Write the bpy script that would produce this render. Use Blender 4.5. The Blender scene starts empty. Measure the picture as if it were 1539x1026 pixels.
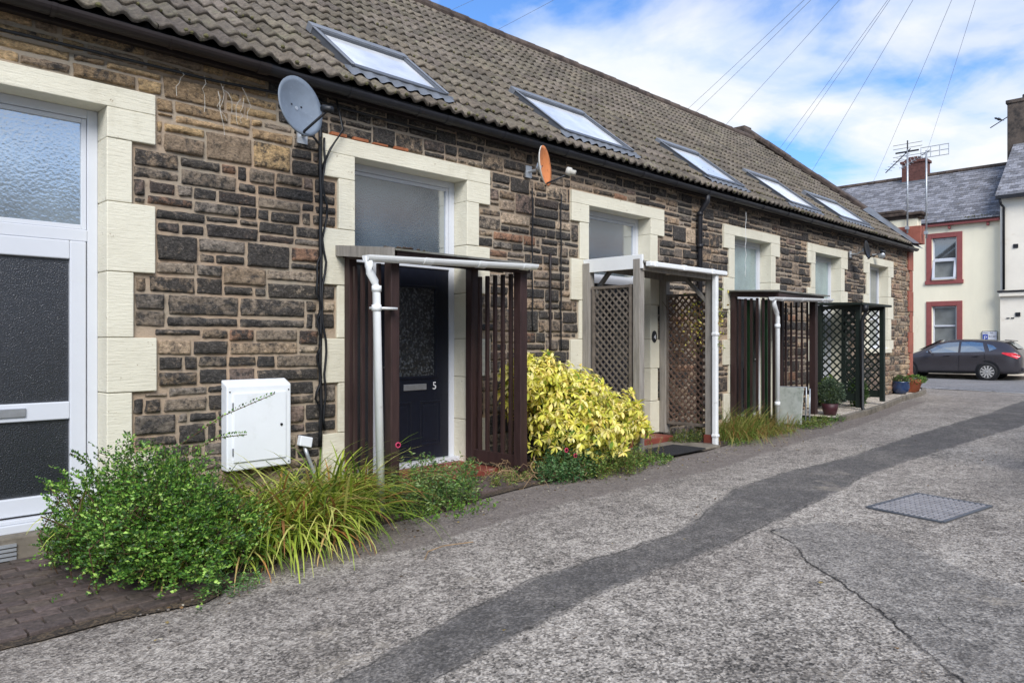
import bpy, math, random
import numpy as np
from mathutils import Vector, Matrix, noise as mnoise
random.seed(7); rng = np.random.default_rng(7)
scn = bpy.context.scene; COL = scn.collection
R = math.radians
def lin(c): c /= 255.0; return c/12.92 if c <= .04045 else ((c+.055)/1.055)**2.4
def S(r, g, b, k=1.0): return (lin(r)*k, lin(g)*k, lin(b)*k)

# ------------------------------------------------------------------ materials
class NT:
    def __init__(s, name):
        s.m = bpy.data.materials.new(name); s.m.use_nodes = True; s.t = s.m.node_tree
        s.n = s.t.nodes; s.l = s.t.links; s.p = s.n['Principled BSDF']; s.tc = s.n.new('ShaderNodeTexCoord')
        s.out = s.n['Material Output']
    def node(s, k, ins=None, **kw):
        n = s.n.new('ShaderNode'+k)
        for a, v in kw.items(): setattr(n, a, v)
        for a, v in (ins or {}).items():
            if isinstance(v, bpy.types.NodeSocket): s.l.new(v, n.inputs[a])
            else:
                try: n.inputs[a].default_value = v
                except Exception: n.inputs[a].default_value = (*v, 1)
        return n
    def vec(s, scale=(1, 1, 1), rot=(0, 0, 0), loc=(0, 0, 0)):
        g = s.node('NewGeometry')
        return s.node('Mapping', {0: g.outputs['Position'], 'Scale': scale, 'Rotation': rot, 'Location': loc}).outputs[0]
    def noise(s, scale, detail=5, rough=.6, v=None, dist=0):
        n = s.node('TexNoise', {'Scale': scale, 'Detail': detail, 'Roughness': rough, 'Distortion': dist, 'Vector': v if v is not None else s.vec()})
        return n.outputs[0]
    def ramp(s, fac, stops, interp='LINEAR'):
        n = s.node('ValToRGB', {0: fac}); cr = n.color_ramp; cr.interpolation = interp
        while len(cr.elements) < len(stops): cr.elements.new(.5)
        for e, (p, c) in zip(cr.elements, stops):
            e.position = p; e.color = (c, c, c, 1) if not hasattr(c, '__len__') else (*c, 1)
        return n.outputs[0]
    def mix(s, fac, a, b, mode='MIX'):
        n = s.node('Mix', data_type='RGBA', blend_type=mode)
        for i, v in ((0, fac), (6, a), (7, b)):
            if isinstance(v, bpy.types.NodeSocket): s.l.new(v, n.inputs[i])
            elif i: n.inputs[i].default_value = (*v, 1)
            else: n.inputs[0].default_value = v
        return n.outputs[2]
    def math(s, op, a, b=0, c=0, clamp=False):
        n = s.node('Math', {0: a, 1: b, 2: c}, operation=op); n.use_clamp = clamp
        return n.outputs[0]
    def attr(s, name): return s.node('Attribute', attribute_name=name)
    def set(s, **kw):
        for a, v in kw.items():
            a = a.replace('_', ' ')
            if isinstance(v, bpy.types.NodeSocket): s.l.new(v, s.p.inputs[a])
            else:
                try: s.p.inputs[a].default_value = v
                except Exception: s.p.inputs[a].default_value = (*v, 1)
        return s
    def bump(s, h, strength=.4, dist=.01, prev=None):
        ins = {'Height': h, 'Strength': strength, 'Distance': dist}
        if prev is not None: ins['Normal'] = prev
        b = s.node('Bump', ins).outputs[0]; s.l.new(b, s.p.inputs['Normal']); return b

def plain(name, col, rough=.6, var=.2, scale=3, bump=.15, bs=80, metal=0, spec=.4, dirt=None, stretch=(1, 1, 1)):
    t = NT(name); v = t.vec(stretch)
    lo = tuple(c*(1-var) for c in col); hi = tuple(min(1, c*(1+var)) for c in col)
    c = t.ramp(t.noise(scale, 6, .65, v), [(.3, lo), (.7, hi)])
    if dirt: c = t.mix(t.ramp(t.noise(dirt[1], 8, .7, v), [(dirt[2], 0.), (dirt[3], 1.)]), c, dirt[0])
    t.set(Base_Color=c, Roughness=rough, Metallic=metal); t.p.inputs['Specular IOR Level'].default_value = spec
    if bump: t.bump(t.noise(bs, 4, .6, v), bump, .004)
    return t.m
MT = {}
MT['cream'] = plain('cream_painted_stone', S(226, 222, 200), .7, .05, 1.5, .5, 60, dirt=(S(190, 182, 150), 3, .62, .85), stretch=(.35, 1, 2.2))
def cream():
    t = NT('cream_painted_sandstone'); v = t.vec((.3, 1, 3.2)); l = t.noise(22, 5, .7, v)
    c = t.ramp(t.noise(1.6, 6, .65, t.vec()), [(.3, S(208, 202, 182)), (.7, S(223, 218, 198))])
    c = t.mix(t.ramp(t.noise(2.4, 8, .75, t.vec((1, 1, .5))), [(.56, 0.), (.8, .55)]), c, S(168, 160, 134))
    c = t.mix(t.ramp(t.noise(11, 7, .8), [(.64, 0.), (.67, 1.)]), c, S(150, 134, 110))
    t.set(Base_Color=c, Roughness=.65); b = t.bump(l, .55, .012); t.bump(t.noise(14, 6, .7), .4, .012, b); return t.m
MT['cream'] = cream()
MT['upvc'] = plain('white_upvc', S(202, 205, 211), .3, .03, 2, 0, dirt=(S(200, 203, 205), 5, .6, .9))
MT['whitepaint'] = plain('white_paint', S(228, 229, 228), .5, .05, 4, .1, dirt=(S(150, 148, 138), 7, .62, .85))
MT['blackmetal'] = plain('black_iron', S(34, 34, 38), .45, .3, 6, .2, 60, dirt=(S(84, 62, 52), 4, .62, .8))
MT['browngutter'] = plain('dark_brown_wood_gutter', S(40, 32, 31), .55, .35, 5, .3, 40, dirt=(S(80, 66, 56), 6, .6, .85), stretch=(.3, 1, 1))
MT['brownwood'] = plain('dark_stained_wood', S(54, 38, 36), .55, .35, 6, .3, 50, dirt=(S(112, 92, 80), 14, .68, .85), stretch=(4, 4, .6))
MT['greywood'] = plain('weathered_grey_wood', S(142, 136, 128), .85, .25, 6, .6, 50, dirt=(S(88, 84, 60), 4, .55, .85), stretch=(5, 5, .5))
MT['latwood'] = plain('weathered_lattice_wood', S(106, 97, 88), .85, .35, 9, .4, 60)
MT['rustlat'] = plain('brown_lattice_wood', S(96, 76, 64), .85, .35, 9, .4, 60)
MT['greenwood'] = plain('dark_green_wood', S(20, 31, 25), .55, .3, 8, .3, 60)
MT['felt'] = plain('grey_roof_felt', S(120, 118, 112), .9, .25, 6, .5, 90, dirt=(S(75, 80, 50), 4, .5, .8))
MT['lead'] = plain('lead_flashing', S(104, 108, 114), .5, .25, 5, .4, 20)
MT['skyframe'] = plain('grey_aluminium', S(84, 87, 92), .45, .15, 8, 0)
MT['skyhood'] = plain('pale_aluminium', S(118, 121, 126), .45, .15, 8, .1)
MT['navydoor'] = plain('navy_door_paint', S(24, 27, 38), .35, .2, 20, .25, 160)
MT['darkdoor'] = plain('dark_grey_door', S(44, 46, 50), .4, .25, 5, .2, 60)
MT['silver'] = plain('brushed_metal', S(190, 192, 196), .3, .1, 20, 0, metal=.7)
MT['dishgrey'] = plain('grey_dish_paint', S(112, 122, 134), .5, .12, 9, .25, 180, dirt=(S(150, 158, 166), 20, .6, .8))
MT['rustorange'] = plain('rusted_orange_dish', S(206, 128, 76), .7, .12, 12, .3, 90, dirt=(S(150, 82, 44), 14, .55, .75))
MT['paledish'] = plain('pale_dish_back', S(190, 186, 176), .7, .12, 12, .3, 90)
MT['black'] = plain('black_plastic', S(26, 27, 30), .45, .2, 9, .1)
MT['meter'] = plain('white_plastic_box', S(226, 229, 232), .4, .03, 4, .05, dirt=(S(196, 198, 196), 3, .55, .9))
MT['redstep'] = plain('red_painted_step', S(122, 62, 50), .6, .25, 6, .5, 40, dirt=(S(150, 128, 112), 7, .56, .66))
MT['redtrim'] = plain('red_painted_stone', S(142, 78, 75), .6, .12, 4, .3, 60)
MT['redquoin'] = plain('red_sandstone_paint', S(150, 88, 72), .75, .2, 5, .5, 40, dirt=(S(110, 62, 50), 6, .6, .8))
MT['render'] = plain('cream_render', S(240, 232, 206), .85, .06, 1.2, .5, 25, dirt=(S(196, 176, 130), .9, .6, .9), stretch=(1, 1, .4))
MT['render2'] = plain('white_textured_render', S(238, 230, 214), .85, .05, 1.2, .9, 12, dirt=(S(190, 170, 140), .8, .62, .95), stretch=(1, 1, 1.5))
MT['coping'] = plain('lichened_coping_stone', S(86, 74, 66), .9, .35, 5, 1, 20, dirt=(S(46, 38, 36), 3, .45, .65))
MT['sill'] = plain('concrete_sill', S(122, 114, 102), .9, .25, 5, .7, 30, dirt=(S(70, 66, 58), 4, .5, .7))
MT['concrete'] = plain('worn_concrete', S(128, 120, 112), .9, .2, 4, .6, 60, dirt=(S(84, 78, 72), 3, .5, .7))
MT['redbrick'] = plain('chimney_brick', S(94, 62, 56), .9, .4, 9, .8, 20)
MT['grimestack'] = plain('grimy_chimney_render', S(88, 78, 70), .9, .35, 2.5, .9, 14, dirt=(S(52, 48, 46), 2, .45, .6))
MT['iron'] = plain('cast_iron_cover', S(150, 147, 148), .6, .25, 8, .5, 60, metal=.1)
MT['rubber'] = plain('tyre_rubber', S(28, 28, 30), .8, .2, 6, .1)
MT['carpaint'] = plain('dark_grey_car_paint', S(80, 77, 81), .25, .06, 2, 0, metal=.5, spec=.7)
MT['alloy'] = plain('silver_wheel_trim', S(196, 194, 190), .35, .08, 8, 0, metal=.35)
MT['redlamp'] = plain('red_tail_lamp', S(214, 36, 48), .15, .15, 9, 0, spec=.8)
MT['terracotta'] = plain('terracotta', S(190, 114, 84), .8, .12, 8, .3, 60)
MT['bluepot'] = plain('blue_glazed_pot', S(36, 58, 96), .2, .2, 6, .1, spec=.8)
MT['maroonpot'] = plain('maroon_pot', S(62, 30, 36), .5, .2, 6, .1)
MT['soil'] = plain('soil', S(70, 56, 44), 1, .4, 12, 1, 60)
MT['pole'] = plain('pole_wood', S(96, 82, 66), .9, .25, 6, .5, 50, stretch=(5, 5, .4))
MT['galv'] = plain('galvanised_steel', S(176, 180, 184), .4, .15, 8, .1, metal=.5)
MT['wirecov'] = plain('grey_wire_cover', S(140, 147, 160), .6, .1, 5, 0)
MT['slip'] = plain('orange_brick_slip', S(150, 92, 60), .8, .3, 12, .6, 50)
MT['mossy'] = plain('roof_moss', S(92, 88, 58), 1, .4, 20, 1, 120)
MT['board'] = plain('grey_green_board', S(176, 180, 172), .6, .12, 7, .3, 40, dirt=(S(132, 140, 128), 6, .5, .7))
MT['stem'] = plain('dry_stems', S(150, 124, 92), .9, .3, 20, 0)
MT['twig'] = plain('brown_twigs', S(92, 70, 52), .9, .3, 20, 0)
MT['mat'] = plain('black_door_mat', S(40, 39, 40), 1, .3, 20, 1, 200)
MT['signwhite'] = plain('sign_white', S(232, 232, 236), .4, .02, 3, 0)
MT['signblue'] = plain('sign_blue', S(30, 70, 170), .4, .05, 3, 0)
MT['letters'] = plain('white_letters', S(232, 232, 232), .5, .02, 3, 0)
MT['stainglass'] = plain('green_wood_post', S(44, 84, 48), .6, .2, 6, .1)
MT['oppwall'] = plain('pale_block_wall', S(214, 202, 178), .9, .08, 2, .5, 30)
MT['brickband'] = plain('tan_brick_band', S(186, 140, 108), .9, .15, 8, .5, 30)

def glass(name, base, gloss, rough=.12, bscale=60, bstr=.3, voro=False, extra=None):
    t = NT(name)
    c = t.ramp(t.noise(2.2, 5, .6), [(.3, tuple(x*.7 for x in base)), (.7, tuple(min(1, x*1.3) for x in base))])
    if extra: c = t.mix(t.ramp(t.noise(bscale*1.2, 2, .5), [(.5, 0.), (.75, extra[1])]), c, extra[0])
    t.set(Base_Color=c, Roughness=.4)
    if voro: h = t.node('TexVoronoi', {'Vector': t.vec(), 'Scale': bscale}, feature='SMOOTH_F1').outputs[0]
    else: h = t.noise(bscale, 3, .5)
    b = t.bump(h, bstr, .01)
    g = t.node('BsdfGlossy', {'Color': (.95, .97, 1, 1), 'Roughness': rough, 'Normal': b})
    fr = t.node('LayerWeight', {'Blend': .35})
    fac = t.math('MULTIPLY_ADD', fr.outputs['Facing'], gloss*.6, gloss, True)
    mx = t.node('MixShader', {0: fac, 1: t.p.outputs[0], 2: g.outputs[0]})
    t.l.new(mx.outputs[0], t.out.inputs[0]); return t.m
MT['g_light'] = glass('pale_obscure_glass', S(128, 140, 146), .40, .08, 45, .16)
MT['g_transom'] = glass('obscure_transom_glass', S(92, 104, 112), .42, .04, 60, .07, extra=(S(160, 176, 184), .35))  # base colour lightened to stand in for reflections in the pane
MT['g_dark'] = glass('dark_obscure_glass', S(22, 24, 29), .07, .12, 110, .5, extra=(S(84, 90, 100), .22))
MT['g_dots'] = glass('dark_pebbled_glass', S(28, 31, 36), .08, .2, 34, .8, True, extra=(S(150, 156, 160), .45))
MT['g_green'] = glass('greenish_obscure_glass', S(128, 150, 148), .22, .15, 50, .8, extra=(S(180, 196, 192), .5))
MT['g_clear'] = glass('window_glass', S(62, 66, 68), .22, .03, 2, .02)
MT['g_net'] = glass('window_glass_with_net_curtain', S(126, 130, 128), .15, .05, 6, .05)
MT['g_car'] = glass('car_window_glass', S(70, 86, 92), .35, .05, 1.2, .03)
MT['g_sky'] = glass('roof_window_glass', S(244, 246, 248), .30, .08, 3, .02)  # white base: pale blinds, with bright sky reflection put into the colour

# stone
t = NT('rubble_sandstone'); A = t.attr('Col'); so = t.attr('soot').outputs['Fac']
n1 = t.noise(7, 8, .68); n2 = t.noise(26, 6, .7); n3 = t.noise(2.2, 3, .5)
c = t.mix(.85, A.outputs['Color'], t.ramp(n2, [(.25, (.4, .37, .33)), (.5, (1.05, 1.02, .98)), (.78, (1.8, 1.75, 1.65))]), 'MULTIPLY')
vs_ = t.vec((1, 1, 1.9), (0, R(12), 0)); cav = t.noise(34, 9, .78, vs_, .6)
c = t.mix(1, c, t.ramp(cav, [(.36, (.25, .23, .21)), (.44, (1.0, .99, .97)), (.56, (1.45, 1.42, 1.38)), (.68, (2.2, 2.15, 2.05))]), 'MULTIPLY')
f = t.math('MULTIPLY_ADD', so, .38, t.math('MULTIPLY_ADD', n2, .4, t.math('MULTIPLY_ADD', t.noise(11, 7, .7), 1.5, -.25)))
f = t.ramp(f, [(.76, 0.), (.98, .93)])
c = t.mix(f, c, t.ramp(cav, [(.36, (.009, .009, .009)), (.5, (.032, .03, .029)), (.6, (.10, .09, .082)), (.7, (.34, .31, .27))]))
c = t.mix(t.ramp(t.noise(60, 3, .6), [(.67, 0.), (.74, .55)]), c, (.42, .38, .32))
t.set(Base_Color=c, Roughness=.92)
b = t.bump(n1, .9, .03); b = t.bump(cav, 1, .022, b); t.bump(t.noise(90, 5, .75), .7, .008, b); MT['stone'] = t.m
t = NT('mortar')
c = t.mix(t.ramp(t.noise(1.3, 5), [(.35, 0.), (.65, 1.)]), S(176, 152, 128), S(156, 146, 130))
c = t.mix(t.ramp(t.noise(12, 6, .7), [(.52, 0.), (.8, .7)]), c, S(104, 88, 72))
t.set(Base_Color=c, Roughness=.95); t.bump(t.noise(60, 5, .7), .9, .01); MT['mortar'] = t.m
# roof tile
def tile_mat(name, lo, hi, lich):
    t = NT(name); A = t.attr('Col')
    c = t.ramp(t.noise(16, 8, .75), [(.28, lo), (.5, tuple((a+b)/2 for a, b in zip(lo, hi))), (.72, hi)])
    c = t.mix(1, c, A.outputs['Color'], 'MULTIPLY')
    c = t.mix(t.ramp(t.noise(70, 4, .7), [(.56, 0.), (.7, .75)]), c, tuple(x*.3 for x in lo))
    c = t.mix(t.ramp(t.noise(5, 8, .8), [(.56, 0.), (.68, .7)]), c, lich)
    t.set(Base_Color=c, Roughness=.95); t.bump(t.noise(45, 6, .75), .9, .012); return t.m
MT['tile'] = tile_mat('concrete_roof_tile', S(66, 60, 53), S(134, 124, 110), S(132, 130, 102))
MT['slate2'] = plain('dark_slate', S(62, 68, 78), .6, .2, 6, .4, 20)
MT['slate'] = tile_mat('grey_slate', S(76, 76, 80), S(156, 156, 160), S(122, 112, 96))
# ground
def ground(name, lo, hi, mid, sc=95, patch=.5, tan=0., bumpk=.8, warm=S(150, 134, 120)):
    t = NT(name)
    v = t.node('TexVoronoi', {'Vector': t.vec(), 'Scale': sc}); v2 = t.node('TexVoronoi', {'Vector': t.vec(), 'Scale': sc*.45})
    big = t.noise(.7, 6, .62); med = t.noise(9, 6, .75); fine = t.noise(42, 5, .8)
    r = t.node('SeparateColor', {0: v.outputs['Color']}).outputs[0]
    x = t.math('MULTIPLY_ADD', big, patch, t.math('MULTIPLY_ADD', med, .55, t.math('MULTIPLY_ADD', fine, .75, t.math('MULTIPLY', r, .38))))
    m_ = .95+patch*.5-.1
    c = t.ramp(t.math('SUBTRACT', x, m_-.5), [(.22, lo), (.45, mid), (.72, hi)])
    c = t.mix(t.ramp(t.noise(.45, 4, .6, t.vec(loc=(5, 3, 0))), [(.45, 0.), (.7, tan)]), c, warm)
    t.set(Base_Color=c, Roughness=.92)
    b = t.bump(v2.outputs['Distance'], bumpk, .006); t.bump(fine, bumpk, .008, b); return t.m
def alley_mat():
    t = NT('worn_aggregate_alley')
    v = t.node('TexVoronoi', {'Vector': t.vec(), 'Scale': 88.}); vb = t.node('TexVoronoi', {'Vector': t.vec(), 'Scale': 40.})
    big = t.noise(.8, 6, .65, t.vec(loc=(2, 9, 0))); med = t.noise(7, 6, .75); fine = t.noise(38, 5, .8); n_e = t.noise(3.5, 7, .75)
    r = t.node('SeparateColor', {0: v.outputs['Color']}).outputs[0]; r2 = t.node('SeparateColor', {0: vb.outputs['Color']}).outputs[1]
    def fac(name, soft, jit): 
        d = t.math('MULTIPLY_ADD', t.math('SUBTRACT', n_e, .5), jit, t.attr(name).outputs['Fac']); return t.ramp(t.math('ADD', d, .5), [(.5-soft, 0.), (.5+soft, 1.)])
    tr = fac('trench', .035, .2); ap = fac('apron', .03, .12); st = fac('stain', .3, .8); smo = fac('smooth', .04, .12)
    x = t.math('MULTIPLY_ADD', big, .6, t.math('MULTIPLY_ADD', med, .62, t.math('MULTIPLY_ADD', fine, .55, t.math('MULTIPLY_ADD', r, .40, t.math('MULTIPLY', r2, .2)))))
    x = t.math('SUBTRACT', x, .68)
    c = t.ramp(x, [(.20, S(60, 56, 51)), (.38, S(116, 109, 100)), (.54, S(158, 149, 138)), (.80, S(214, 204, 190))])
    flat = t.math('SUBTRACT', t.math('MULTIPLY_ADD', fine, .8, t.math('MULTIPLY_ADD', med, .5, t.math('MULTIPLY', r, .22))), .26)
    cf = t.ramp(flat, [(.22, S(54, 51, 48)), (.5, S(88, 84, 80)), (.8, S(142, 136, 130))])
    ca = t.ramp(flat, [(.25, S(74, 66, 60)), (.5, S(120, 110, 102)), (.8, S(160, 150, 140))])
    cs = t.ramp(flat, [(.25, S(66, 63, 60)), (.5, S(116, 112, 107)), (.8, S(168, 163, 156))])
    warm = t.mix(t.ramp(t.noise(.5, 4, .6, t.vec(loc=(5, 3, 0))), [(.42, 0.), (.66, .5)]), c, t.mix(.5, ca, c))
    lightedge = t.ramp(t.node('Math', {0: t.node('SeparateXYZ', {0: t.vec()}).outputs[1], 1: .22}, operation='MULTIPLY').outputs[0], [(.75, 0.), (.9, .75)])
    c = t.mix(lightedge, warm, t.mix(.45, ca, c))
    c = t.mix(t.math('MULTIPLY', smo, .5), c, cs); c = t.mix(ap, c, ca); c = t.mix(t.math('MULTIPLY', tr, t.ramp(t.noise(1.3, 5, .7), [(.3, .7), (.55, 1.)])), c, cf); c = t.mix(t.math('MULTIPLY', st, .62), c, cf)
    c = t.mix(t.ramp(t.noise(1.7, 7, .8, t.vec(loc=(1, 1, 0))), [(.58, 0.), (.72, .45)]), c, S(66, 62, 59))
    ce = t.math('ABSOLUTE', t.math('MULTIPLY_ADD', t.math('SUBTRACT', t.noise(9, 4, .7), .5), .09, t.attr('smooth').outputs['Fac']))
    ck = t.math('MULTIPLY', t.ramp(ce, [(.002, 1.), (.010, 0.)]), t.attr('crackzone').outputs['Fac']); ck = t.math('MULTIPLY', ck, t.ramp(t.noise(2.5, 3), [(.3, .35), (.5, 1.)]))
    tj = t.math('ABSOLUTE', t.math('MULTIPLY_ADD', t.math('SUBTRACT', n_e, .5), .2, t.attr('trench').outputs['Fac']))
    tj = t.math('MULTIPLY', t.ramp(tj, [(.004, .8), (.016, 0.)]), t.ramp(t.noise(1.9, 4, .7, t.vec(loc=(7, 2, 0))), [(.42, 0.), (.58, 1.)]))
    c = t.mix(tj, c, S(48, 45, 42))
    gr = t.ramp(t.noise(.9, 8, .8, t.vec(loc=(11, 4, 0))), [(.60, 0.), (.68, .5)]); c = t.mix(gr, c, S(176, 164, 146))
    c = t.mix(ck, c, S(40, 37, 34))
    t.set(Base_Color=c, Roughness=.9)
    b = t.bump(t.math('SUBTRACT', 1, ck), 1, .02); b = t.bump(vb.outputs['Distance'], .7, .008, b); b = t.bump(v.outputs['Distance'], .8, .005, b); t.bump(fine, .8, .01, b); return t.m
MT['alley'] = alley_mat()
MT['road'] = ground('worn_aggregate_asphalt', S(52, 50, 48), S(196, 190, 182), S(128, 123, 118), 90, .75, .35)
MT['trench'] = ground('dark_smooth_asphalt', S(58, 56, 56), S(128, 124, 122), S(88, 85, 85), 120, .4, .1, .5)
MT['apron'] = ground('grey_edge_asphalt', S(66, 62, 59), S(152, 142, 132), S(108, 101, 95), 120, .7, .5, .4)
MT['street'] = ground('street_asphalt', S(76, 76, 78), S(150, 148, 148), S(112, 111, 112), 60, .4, .1, .5)
MT['gravel'] = ground('pale_gravel', S(90, 80, 70), S(230, 220, 205), S(170, 158, 142), 45, .3, 0, 1)
MT['earth'] = ground('dark_soil', S(34, 28, 22), S(104, 88, 68), S(62, 52, 42), 70, .4, 0, 1)
t = NT('paver_brick'); A = t.attr('Col')
c = t.mix(1, t.ramp(t.noise(30, 6, .7), [(.3, S(58, 50, 47)), (.7, S(104, 92, 86))]), A.outputs['Color'], 'MULTIPLY')
c = t.mix(t.ramp(t.noise(3, 8, .7), [(.68, 0.), (.74, .8)]), c, S(170, 160, 150))
t.set(Base_Color=c, Roughness=.85); t.bump(t.noise(70, 4, .7), .6, .006); MT['paver'] = t.m
# foliage
def leafmat(name, trans=.3, rough=.5):
    t = NT(name); A = t.attr('Col')
    c = t.mix(.6, A.outputs['Color'], t.ramp(t.noise(30, 3), [(.3, (.7, .7, .7)), (.7, (1.3, 1.3, 1.3))]), 'MULTIPLY')
    t.set(Base_Color=c, Roughness=rough); t.p.inputs['Specular IOR Level'].default_value = .35
    tr = t.node('BsdfTranslucent', {'Color': c}); mx = t.node('MixShader', {0: trans, 1: t.p.outputs[0], 2: tr.outputs[0]})
    t.l.new(mx.outputs[0], t.out.inputs[0]); return t.m
MT['leaf'] = leafmat('leaf'); MT['leafshiny'] = leafmat('glossy_leaf', .2, .35)
t = NT('rubble_for_far_wall'); t.set(Base_Color=t.ramp(t.noise(4, 8, .7), [(.35, S(50, 44, 40)), (.65, S(140, 120, 100))]), Roughness=.9); MT['farstone'] = t.m

# ------------------------------------------------------------------ objects
def prop(o, label=None, cat=None, group=None, kind=None):
    for k, v in (('label', label), ('category', cat), ('group', group), ('kind', kind)):
        if v: o[k] = v
    return o
WLOC = {}
def thing(name, loc, label, cat, group=None):
    o = bpy.data.objects.new(name, None); COL.objects.link(o); o.location = loc; o.empty_display_size = .2
    WLOC[o.name] = Vector(loc); return prop(o, label, cat, group)
def link(name, me, mats, parent=None, smooth=False, bevel=0):
    for m in (mats if isinstance(mats, (list, tuple)) else [mats]): me.materials.append(MT[m])
    o = bpy.data.objects.new(name, me); COL.objects.link(o)
    org = WLOC[parent.name] if parent else Vector((0, 0, 0))
    # origin of every mesh object = bottom centre of its box
    n = len(me.vertices); co = np.empty(n*3, 'f'); me.vertices.foreach_get('co', co); co = co.reshape(-1, 3)
    lo, hi = co.min(0), co.max(0); b = np.array([(lo[0]+hi[0])/2, (lo[1]+hi[1])/2, lo[2]], 'f')
    me.vertices.foreach_set('co', (co-b).ravel()); me.update()
    if parent: o.parent = parent
    o.location = Vector(b.tolist())-org; WLOC[o.name] = Vector(b.tolist())
    if smooth: me.polygons.foreach_set('use_smooth', [True]*len(me.polygons))
    if bevel:
        md = o.modifiers.new('bevel', 'BEVEL'); md.width = bevel; md.segments = 2; md.limit_method = 'ANGLE'; md.angle_limit = R(40)
    return o
class MB:
    def __init__(s): s.v = []; s.f = []; s.c = []; s.mi = []
    def add(s, vs, fs, col=None, mi=0):
        b = len(s.v); s.v += [tuple(p) for p in vs]
        for f in fs: s.f.append([b+i for i in f]); s.c.append(col); s.mi.append(mi)
        return s
    def box(s, x0, x1, y0, y1, z0, z1, col=None, mi=0):
        v = [(x, y, z) for z in (z0, z1) for y in (y0, y1) for x in (x0, x1)]
        return s.add(v, [(0, 2, 3, 1), (4, 5, 7, 6), (0, 1, 5, 4), (2, 6, 7, 3), (0, 4, 6, 2), (1, 3, 7, 5)], col, mi)
    def obox(s, c, a, b, d, col=None, mi=0):   # centre + three half-axis vectors
        c, a, b, d = map(Vector, (c, a, b, d))
        v = [c+a*i+b*j+d*k for k in (-1, 1) for j in (-1, 1) for i in (-1, 1)]
        return s.add(v, [(0, 2, 3, 1), (4, 5, 7, 6), (0, 1, 5, 4), (2, 6, 7, 3), (0, 4, 6, 2), (1, 3, 7, 5)], col, mi)
    def beam(s, p, q, w, h, up=(0, 0, 1), col=None, mi=0):
        p, q = Vector(p), Vector(q); d = q-p; a = d.normalized(); b = a.cross(Vector(up)).normalized(); u = b.cross(a)
        return s.obox((p+q)/2, d/2, b*w/2, u*h/2, col, mi)
    def tube(s, pts, r, n=8, mi=0, half=False):
        pts = [Vector(p) for p in pts]; rs = r if isinstance(r, (list, tuple)) else [r]*len(pts); vs = []; fs = []
        up = Vector((0, 0, 1)); prevb = None
        for i, p in enumerate(pts):
            d = (pts[min(i+1, len(pts)-1)]-pts[max(i-1, 0)]).normalized()
            b = d.cross(up) if abs(d.z) < .98 else d.cross(Vector((0, 1, 0)))
            b.normalize()
            if prevb is not None and b.dot(prevb) < 0: b = -b
            prevb = b; u = b.cross(d)
            for k in range(n):
                an = 2*math.pi*k/n; vs.append(p+(b*math.cos(an)+u*math.sin(an))*rs[i])
        for i in range(len(pts)-1):
            for k in range(n): fs.append((i*n+k, i*n+(k+1) % n, (i+1)*n+(k+1) % n, (i+1)*n+k))
        fs.append(tuple(range(n))[::-1]); fs.append(tuple((len(pts)-1)*n+k for k in range(n)))
        return s.add(vs, fs, None, mi)
    def lathe(s, prof, c, n=20, axis=(0, 0, 1), mi=0):
        ax = Vector(axis).normalized(); a = ax.orthogonal().normalized(); b = ax.cross(a); c = Vector(c); vs = []; fs = []
        for (r, h) in prof:
            for k in range(n):
                an = 2*math.pi*k/n; vs.append(c+ax*h+(a*math.cos(an)+b*math.sin(an))*r)
        for i in range(len(prof)-1):
            for k in range(n): fs.append((i*n+k, i*n+(k+1) % n, (i+1)*n+(k+1) % n, (i+1)*n+k))
        fs.append(tuple(range(n))[::-1]); fs.append(tuple((len(prof)-1)*n+k for k in range(n)))
        return s.add(vs, fs, None, mi)
    def prism(s, poly, dirv, mi=0):
        poly = [Vector(p) for p in poly]; d = Vector(dirv); n = len(poly)
        return s.add(poly+[p+d for p in poly], [tuple(range(n)), tuple(range(2*n-1, n-1, -1))]+[(i, i+n, (i+1) % n+n, (i+1) % n) for i in range(n)], None, mi)
    def build(s, name, mats, parent=None, smooth=False, bevel=0):
        me = bpy.data.meshes.new(name); me.from_pydata(s.v, [], s.f)
        if any(c is not None for c in s.c):
            at = me.color_attributes.new('Col', 'FLOAT_COLOR', 'CORNER'); arr = []
            for f, c in zip(s.f, s.c):
                c = c or (1, 1, 1); arr += [c[0], c[1], c[2], 1]*len(f)
            at.data.foreach_set('color', arr)
        if any(s.mi): me.polygons.foreach_set('material_index', s.mi)
        me.update()
        import bmesh
        if smooth is not None:
            bm = bmesh.new(); bm.from_mesh(me); bmesh.ops.recalc_face_normals(bm, faces=bm.faces); bm.to_mesh(me); bm.free()
        return link(name, me, mats, parent, bool(smooth), bevel)
def box(name, m, parent, *a, bevel=.004): return MB().box(*a).build(name, m, parent, bevel=bevel)
def npmesh(name, V, F, C, mats, parent=None, extra=None, smooth=False):   # F int array (M,k), C per-face colour (M,3)
    me = bpy.data.meshes.new(name); V = np.asarray(V, 'f'); F = np.asarray(F, 'i'); M, k = F.shape
    me.vertices.add(len(V)); me.vertices.foreach_set('co', V.ravel())
    me.loops.add(M*k); me.loops.foreach_set('vertex_index', F.ravel())
    me.polygons.add(M); me.polygons.foreach_set('loop_start', np.arange(M, dtype='i')*k)
    try: me.polygons.foreach_set('loop_total', np.full(M, k, 'i'))
    except Exception: pass
    me.update(calc_edges=True)
    if C is not None:
        at = me.color_attributes.new('Col', 'FLOAT_COLOR', 'CORNER')
        cc = np.ones((M, k, 4), 'f'); cc[:, :, :3] = np.asarray(C, 'f')[:, None, :]; at.data.foreach_set('color', cc.ravel())
    for nm, arr in (extra or {}).items():
        at = me.attributes.new(nm, 'FLOAT', 'FACE'); at.data.foreach_set('value', np.asarray(arr, 'f'))
    me.validate(); return link(name, me, mats, parent, smooth)

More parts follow.
